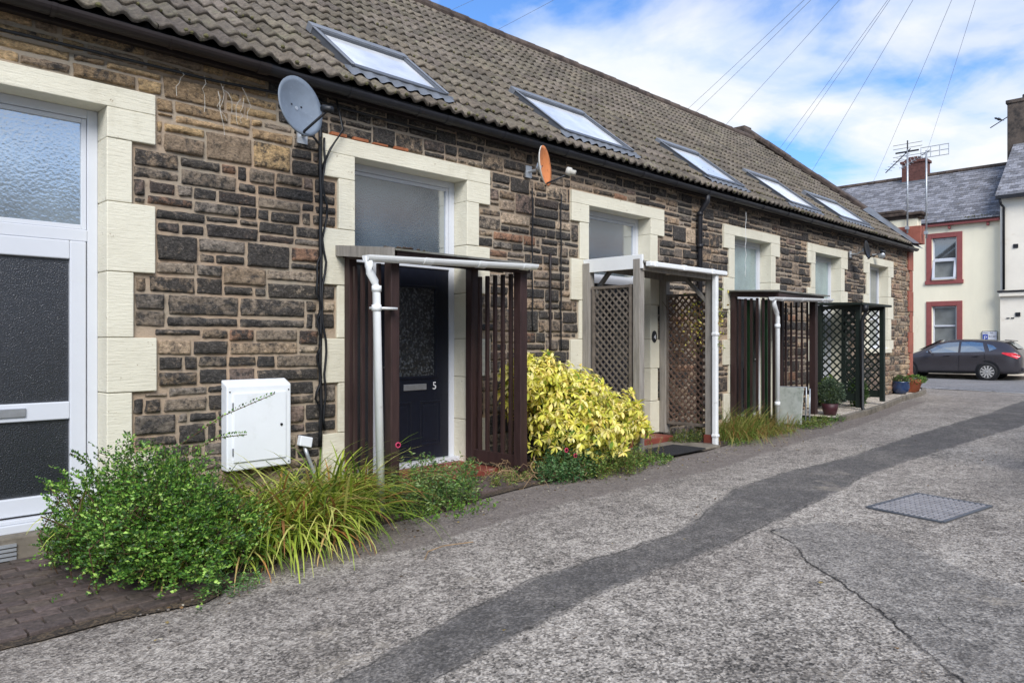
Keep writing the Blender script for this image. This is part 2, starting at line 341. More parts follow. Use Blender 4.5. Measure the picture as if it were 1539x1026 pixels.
def gz(X):
    return float(np.interp(X, [-6, 1, 3, 5, 12, 15, 18, 22, 26, 90], [-.13, -.13, -.05, 0, 0, .06, .1, .06, 0, 0]))
# ------------------------------------------------------------------ ground sheets
def sheet(name, poly, m, dz, step=.5, kind='structure', rag=0, sub=True):
    # polygon sheet following the ground profile
    import bmesh
    pts = []
    n = len(poly)
    for i in range(n):
        a = Vector(poly[i]); b = Vector(poly[(i+1) % n]); k = max(1, int((b-a).length/step))
        for j in range(k):
            p = a+(b-a)*j/k
            if rag: p += Vector((mnoise.noise(Vector((p.x*3, p.y*3, 0))), mnoise.noise(Vector((p.x*3, p.y*3, 5)))))*rag
            pts.append(p)
    bm = bmesh.new(); vs = [bm.verts.new((p.x, p.y, 0)) for p in pts]; fc = bm.faces.new(vs)
    bmesh.ops.triangulate(bm, faces=[fc])
    xs = [-6, 1, 3, 5, 12, 15, 18, 22, 26]
    for x in xs: bmesh.ops.bisect_plane(bm, geom=bm.verts[:]+bm.edges[:]+bm.faces[:], plane_co=(x, 0, 0), plane_no=(1, 0, 0))
    for v in bm.verts: v.co.z = gz(v.co.x)+dz
    bmesh.ops.recalc_face_normals(bm, faces=bm.faces)
    for f_ in bm.faces:
        if f_.normal.z < 0: f_.normal_flip()
    me = bpy.data.meshes.new(name); bm.to_mesh(me); bm.free()
    return prop(link(name, me, m), kind=kind)
sheet('ground', [(-60, -60), (300, -60), (300, 160), (-60, 160)], 'street', -.03, 400)
sheet('street', [(24.4, 8.5), (23.9, 4.9), (23.0, 2.5), (20, -8), (16, -60), (32.2, -60), (32.9, 60), (25.8, 60)], 'street', .012, 60)
POLY = dict(
 trench=[(-.5, 2.7), (.8, 2.78), (1.52, 2.84), (2.02, 2.93), (2.66, 3.04), (3.32, 3.12), (4.11, 3.05), (4.74, 3.03), (5.3, 3.12), (5.8, 3.3), (6.58, 3.5), (7.69, 3.56), (9.54, 3.47), (12.12, 3.57), (16.1, 3.4), (21, 3.6), (21, 2.9), (14.3, 2.6), (11.85, 2.81), (9.72, 2.87), (8.12, 2.87), (6.86, 2.72), (5.9, 2.68), (4.87, 2.6), (4.23, 2.62), (3.67, 2.66), (3.14, 2.66), (2.54, 2.62), (1.85, 2.55), (.8, 2.4), (-.5, 2.3)],
 apron=[(1.6, 4.5), (2.4, 4.42), (3.2, 4.2), (3.8, 4.22), (4.9, 4.26), (5.9, 4.2), (7.56, 4.2), (9.9, 4.45), (13, 4.6), (18, 5.0), (18, 5.3), (12.6, 5.3), (12.5, 6.6), (1.6, 6.6)],
 stain=[(21, 2.6), (14.9, 2.45), (11, 2.1), (9.3, 1.95), (8.0, 1.6), (7.4, 1.0), (7.2, -.6), (21, -.6)],  # darker area of the alley surface along the right side
 smooth=[(5.3, 2.55), (5.9, 2.35), (5.7, 1.75), (5.2, 1.2), (4.9, .4), (4.7, -1.6), (3.0, -1.6), (3.54, .8), (3.84, 1.09), (4.07, 1.28), (4.24, 1.45), (4.52, 1.73), (4.72, 2.0), (5.1, 2.28)])
def sdist(P, poly):
    poly = np.array(poly, float); d = np.full(len(P), 1e9); inside = np.zeros(len(P), bool)
    for a, b in zip(poly, np.roll(poly, -1, 0)):
        e = b-a; w_ = P-a; t_ = np.clip((w_ @ e)/(e @ e), 0, 1); d = np.minimum(d, np.hypot(*(w_-t_[:, None]*e).T))
        c_ = (a[1] > P[:, 1]) != (b[1] > P[:, 1]); xi = a[0]+(P[:, 1]-a[1])/((b[1]-a[1]) or 1e-9)*e[0]; inside ^= c_ & (P[:, 0] < xi)
    return np.clip(np.where(inside, d, -d), -.6, .6)
gx = np.concatenate([np.arange(-1.5, 9, .05), np.arange(9, 26.1, .1)]); gy = np.arange(-2, 8.1, .06)
GX, GY_ = np.meshgrid(gx, gy); Pg = np.stack([GX.ravel(), GY_.ravel()], 1)
zz = np.array([gz(x)+.006*mnoise.noise(Vector((x*.9, y*1.1, 0)))+.003*mnoise.noise(Vector((x*4, y*4, 2))) for x, y in Pg])
nx_, ny_ = len(gx), len(gy); I = np.arange((nx_)*(ny_)).reshape(ny_, nx_)
Fg = np.stack([I[:-1, :-1], I[:-1, 1:], I[1:, 1:], I[1:, :-1]], -1).reshape(-1, 4)
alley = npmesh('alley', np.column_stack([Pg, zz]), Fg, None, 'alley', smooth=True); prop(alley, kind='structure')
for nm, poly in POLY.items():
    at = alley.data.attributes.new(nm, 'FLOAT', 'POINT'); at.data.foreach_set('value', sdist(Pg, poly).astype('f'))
CK = np.array([(5.34, 2.57), (5.1, 2.28), (4.72, 2.0), (4.52, 1.73), (4.24, 1.45), (4.07, 1.28), (3.84, 1.09), (3.54, .8), (3.3, .3)])
dd = np.full(len(Pg), 9.)
for a, b in zip(CK, CK[1:]):
    e = b-a; w_ = Pg-a; t_ = np.clip((w_ @ e)/(e @ e), 0, 1); dd = np.minimum(dd, np.hypot(*(w_-t_[:, None]*e).T))
at = alley.data.attributes.new('crackzone', 'FLOAT', 'POINT'); at.data.foreach_set('value', (dd < .2).astype('f'))
sheet('paving_bed', [(-2, 4.55), (1.3, 4.4), (1.8, 4.28), (2.5, 4.68), (3.2, 4.91), (4.0, 4.81), (4.6, 4.91), (6, 5.01), (8.6, 4.96), (9.4, 5.06), (9.4, 6.3), (-2, 6.3)], 'earth', .012, .3, rag=.02)
# block pavers
def edge_y(x): return float(np.interp(x, [-2, 1.3, 1.8, 2.5, 3.2, 4.0, 4.6, 6, 8.6, 9.4], [4.58, 4.44, 4.32, 4.72, 4.95, 4.85, 4.95, 5.05, 5.0, 5.1]))
mb = MB(); y = 4.3; row = 0
while y < 6.05:
    x = -2+(row % 2)*.105
    while x < 9.3:
        if y > edge_y(x+.1):
            z = gz(x+.1)+random.uniform(-.003, .004); k = random.uniform(.7, 1.25); tl = random.uniform(-.002, .002)
            mb.obox((x+.1, y+.05, z+.0), (.101, 0, tl), (0, .047, random.uniform(-.002, .002)), (0, 0, .028), (k, k*random.uniform(.94, 1), k*random.uniform(.9, 1)))
        x += .212
    y += .104; row += 1
prop(mb.build('block_paving', 'paver', bevel=.004), kind='structure')
# raised gravel bed with kerb at the far end
sheet('gravel_bed', [(13.2, 5.1), (14.4, 5.1), (19.9, 5.75), (22.3, 6.3), (23.6, 7.9), (23.6, 9), (21, 9), (21, 6.08), (13.2, 6.08)], 'gravel', .06, .4)
mb = MB(); kp = [(13.2, 5.02), (14.4, 5.04), (16, 5.2), (18, 5.48), (19.9, 5.7), (21.3, 5.98), (22.4, 6.3), (23.1, 7), (23.8, 8.5)]
for a, b in zip(kp, kp[1:]):
    L = math.dist(a, b); k = max(1, int(L/.6))
    for j in range(k):
        p = [a[i]+(b[i]-a[i])*j/k for i in (0, 1)]; q = [a[i]+(b[i]-a[i])*(j+.985)/k for i in (0, 1)]
        mb.beam((*p, gz(p[0])+.04), (*q, gz(q[0])+.04+random.uniform(-.004, .004)), .09, .12)
prop(mb.build('kerb', 'sill', bevel=.01), kind='structure')
mb = MB().box(33.0, 34.1, 6.75, 40, -.05, .12).box(32.9, 33.0, -30, 40, -.05, .125).box(33, 34.1, -30, 6.75, -.05, .12); prop(mb.build('pavement', 'concrete', bevel=.01), kind='structure')
# give-way line of pale setts across the alley mouth
mb = MB(); a = Vector((24.9, 7.4)); b = Vector((22.6, 2.2)); n = 52
for i in range(n):
    if random.random() < .12: continue
    p = a+(b-a)*i/n; q = a+(b-a)*(i+.85)/n; w = .05
    d = (b-a).normalized().orthogonal()*w
    mb.add([(p.x-d.x, p.y-d.y, gz(p.x)+.012), (p.x+d.x, p.y+d.y, gz(p.x)+.012), (q.x+d.x, q.y+d.y, gz(q.x)+.012), (q.x-d.x, q.y-d.y, gz(q.x)+.012)], [(0, 1, 2, 3)])
prop(mb.build('road_marking', 'whitepaint'), kind='structure')

# ------------------------------------------------------------------ the stone terrace
YW = 6.1
T = thing('stone_terrace', (10, 7, 0), 'long terrace of blackened sandstone rubble with tiled roof, cream door surrounds and roof windows', 'terrace')
OPS = [dict(x0=.40, x1=1.80, z0=.06, k='door6'), dict(x0=3.98, x1=5.42, z0=.10, k='door5'), dict(x0=7.55, x1=8.95, z0=.12, k='door4'),
       dict(x0=11.41, x1=12.75, z0=.1, k='door3'), dict(x0=14.68, x1=16.0, z0=.14, k='door2'), dict(x0=17.66, x1=18.90, z0=1.25, k='window1')]
ZT = 3.19; ZL = 2.96; ZLT = 3.35; WT = 3.95
holes = []; quoins = []
for o in OPS:
    x0, x1 = o['x0'], o['x1']
    quoins.append((x0-.35, x1+.35, ZL, ZLT, o))
    bands = [(2.48, 2.96, .18), (1.95, 2.48, .35), (1.45, 1.95, .19), (1.03, 1.45, .36), (.56, 1.03, .18), (o['z0']-.1, .56, .35)]
    for (a, b, w) in bands:
        a = max(a, o['z0']-.02)
        if b <= a: continue
        quoins.append((x0-w, x0, a, b, o)); quoins.append((x1, x1+w, a, b, o))
    holes.append((x0-.01, x1+.01, o['z0']-.05, ZT+.01))
block = [(q[0]-.012, q[1]+.012, q[2]-.005, q[3]+.01) for q in quoins]+holes
# mortar backing
mb = MB(); xs = [-1.2]; 
for o in OPS: xs += [o['x0'], o['x1']]
xs.append(20.7)
for i in range(0, len(xs), 2): mb.box(xs[i]+(.03 if i else 0), xs[i+1]-(.03 if i+2 < len(xs) else 0), YW+.012, 6.55, -.3, WT, mi=0)
for o in OPS:
    mb.box(o['x0']-.03, o['x1']+.03, YW+.012, 6.55, ZT+.03, WT); mb.box(o['x0']-.03, o['x1']+.03, YW+.012, 6.55, -.3, o['z0']-.03)
# rubble stones
SV = []; SF = []; SC = []; SS = []
def pal(x, z, w, h):
    r = random.random(); sx = mnoise.noise(Vector((x*.35, z*.5, 3)))*.5+.5
    if r < .40: c = S(142, 125, 105)
    elif r < .66: c = S(130, 119, 107)
    elif r < .80: c = S(160, 134, 102)
    elif r < .84: c = S(156, 108, 72)
    elif r < .93: c = S(126, 104, 92)
    else: c = S(172, 152, 124)
    soot = random.choice([0, .1, .3, .5, .75, .9, 1.0]) if z < 3.5 else random.choice([0, .2, .4, .6, .8])
    c = tuple(a*.6+.4*(sum(c)/3)*b for a, b in zip(c, (1.04, 1, .95)))
    if x < 3.2 and z > 3.0: c = random.choice([S(172, 148, 112), S(176, 152, 118), S(154, 132, 104), S(140, 124, 106)]); soot = random.choice([0, 0, .1, .3])
    if z > 3.5 and x > 3.2: soot = min(1.1, soot+.3)
    if x < 3.6 and z < 3.0: soot = min(1, soot+.15)
    if x > 18.5: c = random.choice([S(168, 150, 126), S(150, 128, 110), S(140, 128, 112)]); soot *= .55
    if x > 3.4: soot = min(1.1, soot+.12)
    if x > 6: c = tuple(a*b for a, b in zip(c, (.98, .94, .92)))
    k = random.uniform(.75, 1.15)
    return tuple(a*k for a in c), soot
def stone(x0, x1, z0, z1, g=.0055):
    x0 += g; x1 -= g; z0 += g; z1 -= g; w = x1-x0; h = z1-z0
    if w < .03 or h < .025: return
    d = .03 if x0 < 6 else (.045 if x0 < 12 else .07)
    nx = max(3, int(w/d)+2); nz = max(3, int(h/(d*.8))+2)
    us = np.array([0, .007/w]+list(np.linspace(.024/w, 1-.024/w, max(2, nx-2)))+[1-.007/w, 1]) if w > .1 else np.linspace(0, 1, nx+1)
    ws = np.array([0, .006/h]+list(np.linspace(.022/h, 1-.022/h, max(2, nz-2)))+[1-.006/h, 1]) if h > .09 else np.linspace(0, 1, nz+1)
    U, Wv = np.meshgrid(us, ws); q = random.uniform(0, 99); pr = random.uniform(.003, .018)
    # ragged outline: corners pulled in
    cx = [random.uniform(0, .013) for _ in range(4)]; cz = [random.uniform(0, .011) for _ in range(4)]
    X = x0+U*w+((1-U)*((1-Wv)*cx[0]+Wv*cx[1])-U*((1-Wv)*cx[2]+Wv*cx[3]))
    Z = z0+Wv*h+((1-Wv)*((1-U)*cz[0]+U*cz[1])-Wv*((1-U)*cz[2]+U*cz[3]))
    n0 = len(SV); m, k = U.shape
    tx, tz = random.uniform(-.006, .006), random.uniform(-.006, .006)
    for i in range(m):
        for j in range(k):
            e = min(i, m-1-i, j, k-1-j); x, z = X[i, j], Z[i, j]
            nn = mnoise.noise(Vector((x*9+q, z*14, q)))*.009+mnoise.noise(Vector((x*24+q, z*30, q)))*.011
            if e == 0:
                yy = YW+.016; x += mnoise.noise(Vector((x*20, z*20, q)))*.011; z += mnoise.noise(Vector((x*20, z*20, q+9)))*.009
            elif e == 1: yy = YW+.002-pr*.75+nn*.6
            else: yy = YW-pr+nn+tx*(U[i, j]-.5)*2+tz*(Wv[i, j]-.5)*2
            SV.append((x, yy, z))
    c, so_ = pal((x0+x1)/2, (z0+z1)/2, w, h); nf = 0
    for i in range(m-1):
        for j in range(k-1):
            a = n0+i*k+j; SF.append((a, a+1, a+k+1, a+k)); SC.append(c); SS.append(so_)
def emit(x0, x1, z0, z1):
    ivs = [(x0, x1)]
    for (a, b, c, d) in block:
        ov = min(z1, d)-max(z0, c)
        if ov > .45*(z1-z0):
            nv = []
            for (p, q) in ivs:
                if b <= p or a >= q: nv.append((p, q)); continue
                if a > p: nv.append((p, a))
                if b < q: nv.append((b, q))
            ivs = nv
        elif ov > 0.003 and a < x1 and b > x0:
            if z0 < c: z1 = min(z1, c)
            else: z0 = max(z0, d)
    for p, q in ivs:
        if q-p > .035 and z1-z0 > .03: stone(p, q, z0, z1)
z = -.12
while z < WT-.05:
    hb = random.uniform(.18, .28); 
    if z > 3.35: hb = random.uniform(.17, .22)
    if z < ZLT < z+hb+.08: hb = ZLT+.005-z
    if hb > .34: hb /= 2
    x = -1.2-random.uniform(0, .3)
    while x < 20.7:
        big = 1.25 if x < 3.3 else 1
        w = random.uniform(.26, .52)*big; x2 = min(20.7, x+w); r = random.random()
        if r < .16: emit(x, x2-.0 if w < .4 else x+w*.8, z, z+hb); x = x2 if w < .4 else x+w*.8; continue
        s_ = random.choice([.36, .42, .5, .5, .58, .64]); zm = z+hb*s_
        for (za, zb) in ((z, zm), (zm, z+hb)):
            if random.random() < .55 and w > .3:
                xm = x+(x2-x)*random.choice([.28, .36, .5, .62, .7]); emit(x, xm, za, zb); emit(xm, x2, za, zb)
            else: emit(x, x2, za, zb)
        x = x2
    z += hb
# join mortar + stones in one wall mesh
V = np.array(mb.v+SV, 'f'); nb = len(mb.v)
F = np.array([list(f) for f in mb.f]+[[i+nb for i in f] for f in SF], 'i')
C = np.array([(1, 1, 1)]*len(mb.f)+SC, 'f'); So = [0]*len(mb.f)+SS
wall = npmesh('wall', V, F, C, ['mortar', 'stone'], T, {'soot': So})
wall.data.polygons.foreach_set('material_index', [0]*len(mb.f)+[1]*len(SF))
wall.data.polygons.foreach_set('use_smooth', [False]*len(mb.f)+[True]*len(SF))
box('wall', 'farstone', T, 20.42, 20.7, 6.56, 14.4, -.1, 3.9)
# cream surrounds: one part per opening
for o in OPS:
    mb = MB(); x0, x1 = o['x0'], o['x1']
    for q in quoins:
        if q[4] is not o: continue
        j = random.uniform(-.004, .004)
        if q[2] == ZL:
            mb.box(q[0], q[1], YW-.026, 6.5, ZT, ZLT); mb.box(q[0], x0-.001, YW-.026, 6.5, ZL, ZT-.001); mb.box(x1+.001, q[1], YW-.026, 6.5, ZL, ZT-.001)
        else: mb.box(q[0], q[1], YW-.022+j, 6.5, q[2]+.003, q[3]-.002)
    mb.build('door_surround' if o['k'] != 'window1' else 'window_surround', 'cream', T, bevel=.007)
    if o['k'] == 'window1': box('window_sill', 'cream', T, x0-.12, x1+.12, YW-.06, 6.3, 1.15, 1.25)
    else: box('door_sill', 'redstep' if o['k'] in ('door4', 'door5') else 'sill', T, x0-.02, x1+.02, YW-.03, 6.5, -.12, o['z0']-.0, bevel=.01)
mb = MB(); x = 3.72
while x < 4.5: mb.box(x, x+.17, YW-.03, 6.2, 3.353, 3.353+random.uniform(.015, .045)); x += random.uniform(.19, .26)
mb.build('brick_slips', 'slip', T, bevel=.006)
# red quoins at the far corner
mb = MB(); z = .1; i = 0
while z < 3.6:
    h = .52; w = .20 if i % 2 else .34; mb.box(20.702-w, 20.73, YW-.035+(.012 if i % 2 else 0), 6.5, z, z+h-.006); z += h; i += 1
mb.build('corner_quoins', 'redquoin', T, bevel=.01)

# doors and windows
def frame_rect(mb, x0, x1, z0, z1, w, y0, y1, wt=None, wb=None):
    wt = wt or w; wb = wb or w
    mb.box(x0, x0+w, y0, y1, z0, z1); mb.box(x1-w, x1, y0, y1, z0, z1)
    mb.box(x0+w, x1-w, y0+.001, y1, z1-wt, z1); mb.box(x0+w, x1-w, y0+.001, y1, z0, z0+wb)
def pane(parent, m, x0, x1, z0, z1, y, name='pane'): return box(name, m, parent, x0, x1, y, y+.02, z0, z1, bevel=0)
def text_on(parent, name, s, x, y, z, size, m, axis='y', ext=.003):
    cu = bpy.data.curves.new(name, 'FONT'); cu.body = s; cu.size = size; cu.extrude = ext; cu.align_x = 'CENTER'
    ob = bpy.data.objects.new(name, cu); COL.objects.link(ob)
    dg = bpy.context.evaluated_depsgraph_get(); me = bpy.data.meshes.new_from_object(ob.evaluated_get(dg)); bpy.data.objects.remove(ob)
    rot = Matrix.Rotation(R(90), 4, 'X') if axis == 'y' else Matrix.Rotation(R(-90), 4, 'Z') @ Matrix.Rotation(R(90), 4, 'X')
    me.transform(Matrix.Translation((x, y, z)) @ rot); me.materials.clear(); return link(name, me, m, parent)
def transom(o, z0, glassm, pin=.09):
    fr = MB(); frame_rect(fr, o['x0'], o['x1'], o['z0'], ZT, .075, 6.29, 6.36, wt=.07, wb=.04)
    fr.box(o['x0']+.075, o['x1']-.075, 6.285, 6.36, z0-.09, z0)
    d = fr.build('door_frame', 'upvc', T, bevel=.006)
    b = MB(); frame_rect(b, o['x0']+.078, o['x1']-.078, z0+.002, ZT-.073, .035, 6.298, 6.34); b.build('bead', 'upvc', d, bevel=.004)
    pane(d, glassm, o['x0']+.11, o['x1']-.11, z0+.03, ZT-.1, 6.318)
    return d
for o in OPS:
    x0, x1 = o['x0'], o['x1']
    if o['k'] == 'door5':
        fr = transom(o, 2.3, 'g_transom')
        m_ = MB().box(4.335, 4.40, 6.285, 6.36, .14, 2.21); m_.build('mullion', 'upvc', fr, bevel=.005)
        pane(fr, 'g_dark', 4.055, 4.335, .2, 2.2, 6.325)
        dm = MB(); X0, X1 = 4.403, 5.34
        gx0, gx1, g0, g1 = 4.60, 5.15, 1.05, 1.99
        dm.box(X0, gx0, 6.30, 6.345, .15, 2.205); dm.box(gx1, X1, 6.30, 6.345, .15, 2.205)
        dm.box(gx0, gx1, 6.30, 6.345, g1, 2.205); dm.box(gx0, gx1, 6.30, 6.345, .15, g0)
        for (a, b) in ((4.52, 4.82), (4.93, 5.23)):   # raised panels
            frame_rect(dm, a, b, .3, .78, .022, 6.292, 6.302); dm.box(a+.05, b-.05, 6.294, 6.302, .35, .73)
        frame_rect(dm, gx0-.03, gx1+.03, g0-.03, g1+.03, .03, 6.286, 6.302)
        d = dm.build('door', 'navydoor', T, bevel=.004)
        pane(d, 'g_dots', gx0, gx1, g0, g1, 6.315)
        box('letter_plate', 'silver', d, 4.72, 5.02, 6.285, 6.3, .90, .965); text_on(d, 'house_number', '5', 5.14, 6.299, .90, .115, 'letters')
        MB().tube([(4.47, 6.30, 1.15), (4.47, 6.255, 1.15), (4.57, 6.25, 1.15)], .01).build('door_handle', 'silver', d, smooth=True)
        box('door_threshold', 'upvc', T, x0, x1, 6.2, 6.3, .1, .15)
    elif o['k'] == 'door6':
        z0 = 2.27
        fr = transom(o, z0, 'g_light')
        dm = MB(); X0, X1 = .48, 1.715
        dm.box(X0, X0+.11, 6.275, 6.34, .16, 2.178); dm.box(X1-.11, X1, 6.275, 6.34, .16, 2.178)
        dm.box(X0+.11, X1-.11, 6.276, 6.34, 2.04, 2.178); dm.box(X0+.11, X1-.11, 6.276, 6.34, .16, .29); dm.box(X0+.11, X1-.11, 6.276, 6.34, .84, .97)
        d = dm.build('door', 'upvc', T, bevel=.008)
        pane(d, 'g_dark', X0+.11, X1-.11, .97, 2.04, 6.31); pane(d, 'g_dark', X0+.11, X1-.11, .29, .84, 6.31)
        box('letter_plate', 'silver', d, .98, 1.32, 6.262, 6.277, .875, .94)
        b_ = MB().box(x0, x1, 6.19, 6.29, .06, .12); b_.box(x0, x1, 6.22, 6.28, .12, .15); b_.build('door_threshold', 'upvc', T, bevel=.006)
        vm = MB()
        for k in range(4): vm.box(.7, 1.22, YW-.045-.004*(k % 2), YW-.02, -.09+k*.03, -.07+k*.03)
        vm.build('air_vent', 'galv', T)
    elif o['k'] == 'door4':
        fr = transom(o, 2.3, 'g_transom')
        dm = MB().box(7.63, 8.87, 6.305, 6.35, .16, 2.205)
        for a in (7.75, 8.3): frame_rect(dm, a, a+.42, .3, .95, .02, 6.295, 6.306); frame_rect(dm, a, a+.42, 1.1, 2.05, .02, 6.295, 6.306)
        d = dm.build('door', 'navydoor', T, bevel=.003)
        pane(d, 'g_dark', 7.8, 8.12, 1.15, 2.0, 6.298); pane(d, 'g_dark', 8.35, 8.67, 1.15, 2.0, 6.298)
    elif o['k'] == 'door3':
        fr = transom(o, 2.25, 'g_green')
        dm = MB().box(11.49, 12.67, 6.305, 6.35, .14, 2.155)
        frame_rect(dm, 11.62, 12.54, 1.05, 2.05, .04, 6.29, 6.306)
        for k in range(9): dm.box(11.62+k*.105, 11.68+k*.105, 6.292, 6.306, .25, .95)
        d = dm.build('door', 'darkdoor', T, bevel=.003)
        pane(d, 'g_dark', 11.72, 12.44, 1.1, 2.0, 6.295)
        MB().tube([(12.56, 6.3, 1.1), (12.56, 6.25, 1.1), (12.46, 6.25, 1.1)], .01).build('door_handle', 'silver', d, smooth=True)
    elif o['k'] == 'door2':
        fr = transom(o, 2.25, 'g_green')
        dm = MB().box(14.76, 15.92, 6.305, 6.35, .18, 2.155)
        for (a, b) in ((.3, .9), (1.05, 2.0)): frame_rect(dm, 14.9, 15.78, a, b, .03, 6.292, 6.306)
        d = dm.build('door', 'upvc', T, bevel=.004); pane(d, 'g_green', 14.97, 15.7, 1.1, 1.95, 6.298)
    else:
        fr = MB(); frame_rect(fr, x0, x1, 1.25, ZT, .07, 6.29, 6.36); fr.box(x0+.07, x1-.07, 6.285, 6.36, 1.92, 2.0)
        fr.box((x0+x1)/2-.03, (x0+x1)/2+.03, 6.287, 6.36, 2.0, 3.12)
        d = fr.build('window', 'upvc', T, bevel=.006)
        pane(d, 'g_net', x0+.07, (x0+x1)/2-.03, 2.0, 3.12, 6.32); pane(d, 'g_net', (x0+x1)/2+.03, x1-.07, 2.0, 3.12, 6.32)
        pane(d, 'g_net', x0+.07, x1-.07, 1.32, 1.92, 6.32)
        MB().box(x0-.05, x1+.05, 6.1, 6.3, 1.25, 1.28).build('sill_board', 'upvc', d)

# ------------------------------------------------------------------ tiled roof
PT = R(38.5); EY, EZ = 5.90, 3.80; cp, sp = math.cos(PT), math.sin(PT)
def RP(x, s, h=0): return (x, EY+s*cp-h*sp, EZ+s*sp+h*cp)
SL = 5.62; GA = .335; NR = 17; RX0, RX1 = -1.2, 20.36; PER = .165; SEG = 8
V = []; F = []; C = []
cols = int((RX1-RX0)/PER)
for r in range(NR):
    for t_ in range(0, cols, 2):
        js = random.uniform(-.013, .013); jh = random.uniform(-.003, .009); k = random.uniform(.68, 1.22); cc = (k, k*random.uniform(.96, 1.0), k*random.uniform(.9, 1.0))
        s0 = r*GA+js; s1 = (r+1)*GA+.05; nb = len(V); nseg = SEG*2
        x_ = RX0+t_*PER
        for i in range(nseg+1):
            x = x_+PER*2*i/nseg; ph = (i/SEG) % 1.0
            h = .038*(.5-.5*math.cos(2*math.pi*ph))**1.4
            jn = mnoise.noise(Vector((x*9, s0*9, 0)))*.005
            V.append(RP(x, s0+jn, h+jh+.002)); V.append(RP(x, s0+jn-.002, h+.028+jh)); V.append(RP(x, s0+.012+jn, h+.036+jh)); V.append(RP(x, (s0+s1)/2, h+.022+jn)); V.append(RP(x, s1, h))
        for i in range(nseg):
            for q in range(4):
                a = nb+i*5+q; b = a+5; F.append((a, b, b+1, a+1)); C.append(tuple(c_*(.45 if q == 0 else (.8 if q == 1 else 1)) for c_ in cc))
        # tile flank
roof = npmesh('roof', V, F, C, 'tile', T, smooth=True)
mb = MB()
for i in range(420):
    x = random.uniform(.5, 19.5); r_ = random.choice([0, 0, 1, 1, 2, 3, 5, 8]); s0 = r_*GA+random.uniform(-.01, .03); q = random.uniform(.008, .024)
    mb.lathe([(q*.7, -.01), (q, q*.25), (q*.7, q*.7), (q*.2, q)], RP(x, s0, .05), 6, (0, -sp*.6, cp))
prop(mb.build('moss', 'mossy', T), kind='stuff')
# underside + soffit, rear slope
mb = MB(); ry, rz = RP(0, SL, 0)[1:]
mb.add([RP(RX0, 0, -.02), RP(RX1, 0, -.02), RP(RX1, SL+.1, -.02), RP(RX0, SL+.1, -.02)], [(0, 1, 2, 3)])
mb.build('roof_underlay', 'black', T)
mb = MB(); mb.add([(RX0, ry, rz), (RX1, ry, rz), (RX1, ry+4.4, rz-3.5), (RX0, ry+4.4, rz-3.5)], [(0, 1, 2, 3)], (1, 1, 1)); mb.build('rear_roof', 'tile', T)
mb = MB(); x = RX0
while x < RX1-.1:
    x2 = min(x+.45, RX1); zj = random.uniform(-.006, .006)
    mb.tube([(x, ry, rz+.03+zj), (x2+.02, ry, rz+.035+zj)], [.115, .12], 12); x = x2
mb.build('ridge_tiles', 'coping', T, smooth=False)
box('rear_wall', 'farstone', T, -1.2, 20.7, 14.4, 14.7, -.1, 4.0)
# wall head, fascia board
box('fascia_board', 'browngutter', T, -1.2, 20.5, 5.99, 6.06, 3.68, 3.83, bevel=.003)
# gutters: half-round troughs with brackets and joints
def trough(x0, x1, y, z0, z1, r, name, m, parent, joints=(), brackets=(), n=10):
    mb = MB(); 
    def ring(x, z, rr, ri):
        out = []
        for k in range(n+1):
            an = math.pi+math.pi*k/n; out.append((x, y+rr*math.cos(an), z+rr*math.sin(an)))
        for k in range(n, -1, -1):
            an = math.pi+math.pi*k/n; out.append((x, y+ri*math.cos(an), z+ri*math.sin(an)))
        return out
    a = ring(x0, z0, r, r-.006); b = ring(x1, z1, r, r-.006); N = len(a)
    mb.add(a+b, [(i, (i+1) % N, (i+1) % N+N, i+N) for i in range(N)])
    for (xe, ze) in ((x0, z0), (x1, z1)):
        e = [(xe, y+r*math.cos(math.pi+math.pi*k/n), ze+r*math.sin(math.pi+math.pi*k/n)) for k in range(n+1)]; mb.add(e, [tuple(range(n+1))])
    for xj in list(joints)+list(brackets):
        w = .05 if xj in joints else .016; zc = z0+(z1-z0)*(xj-x0)/(x1-x0)
        a = ring(xj-w, zc, r+.007, r+.001); b = ring(xj+w, zc, r+.007, r+.001)
        mb.add(a+b, [(i, (i+1) % N, (i+1) % N+N, i+N) for i in range(N)]+[tuple(range(N)), tuple(range(N, 2*N))])
    return mb.build(name, m, parent, smooth=None)
trough(-1.2, 3.0, 5.90, 3.76, 3.75, .068, 'gutter', 'browngutter', T, [2.95], [.6, 1.4, 2.2])
trough(3.001, 10.2, 5.90, 3.75, 3.735, .064, 'gutter', 'blackmetal', T, [5.0, 6.9, 8.5], [3.8, 4.6, 5.8, 7.6, 9.3])
trough(10.201, 20.4, 5.90, 3.735, 3.745, .064, 'gutter', 'blackmetal', T, [10.25, 13.0, 16.2, 18.8], [11, 12, 14, 15, 17, 18, 19.6])
mb = MB().tube([(10.22, 5.90, 3.70), (10.22, 5.90, 3.58), (10.22, 6.0, 3.46), (10.22, 6.03, 3.38), (10.22, 6.03, .05)], .04, 10)
for z in (3.4, 2.9, 1.6): mb.tube([(10.22, 6.03, z-.03), (10.22, 6.03, z+.03)], .05, 10)
mb.build('rainwater_pipe', 'blackmetal', T, smooth=True)
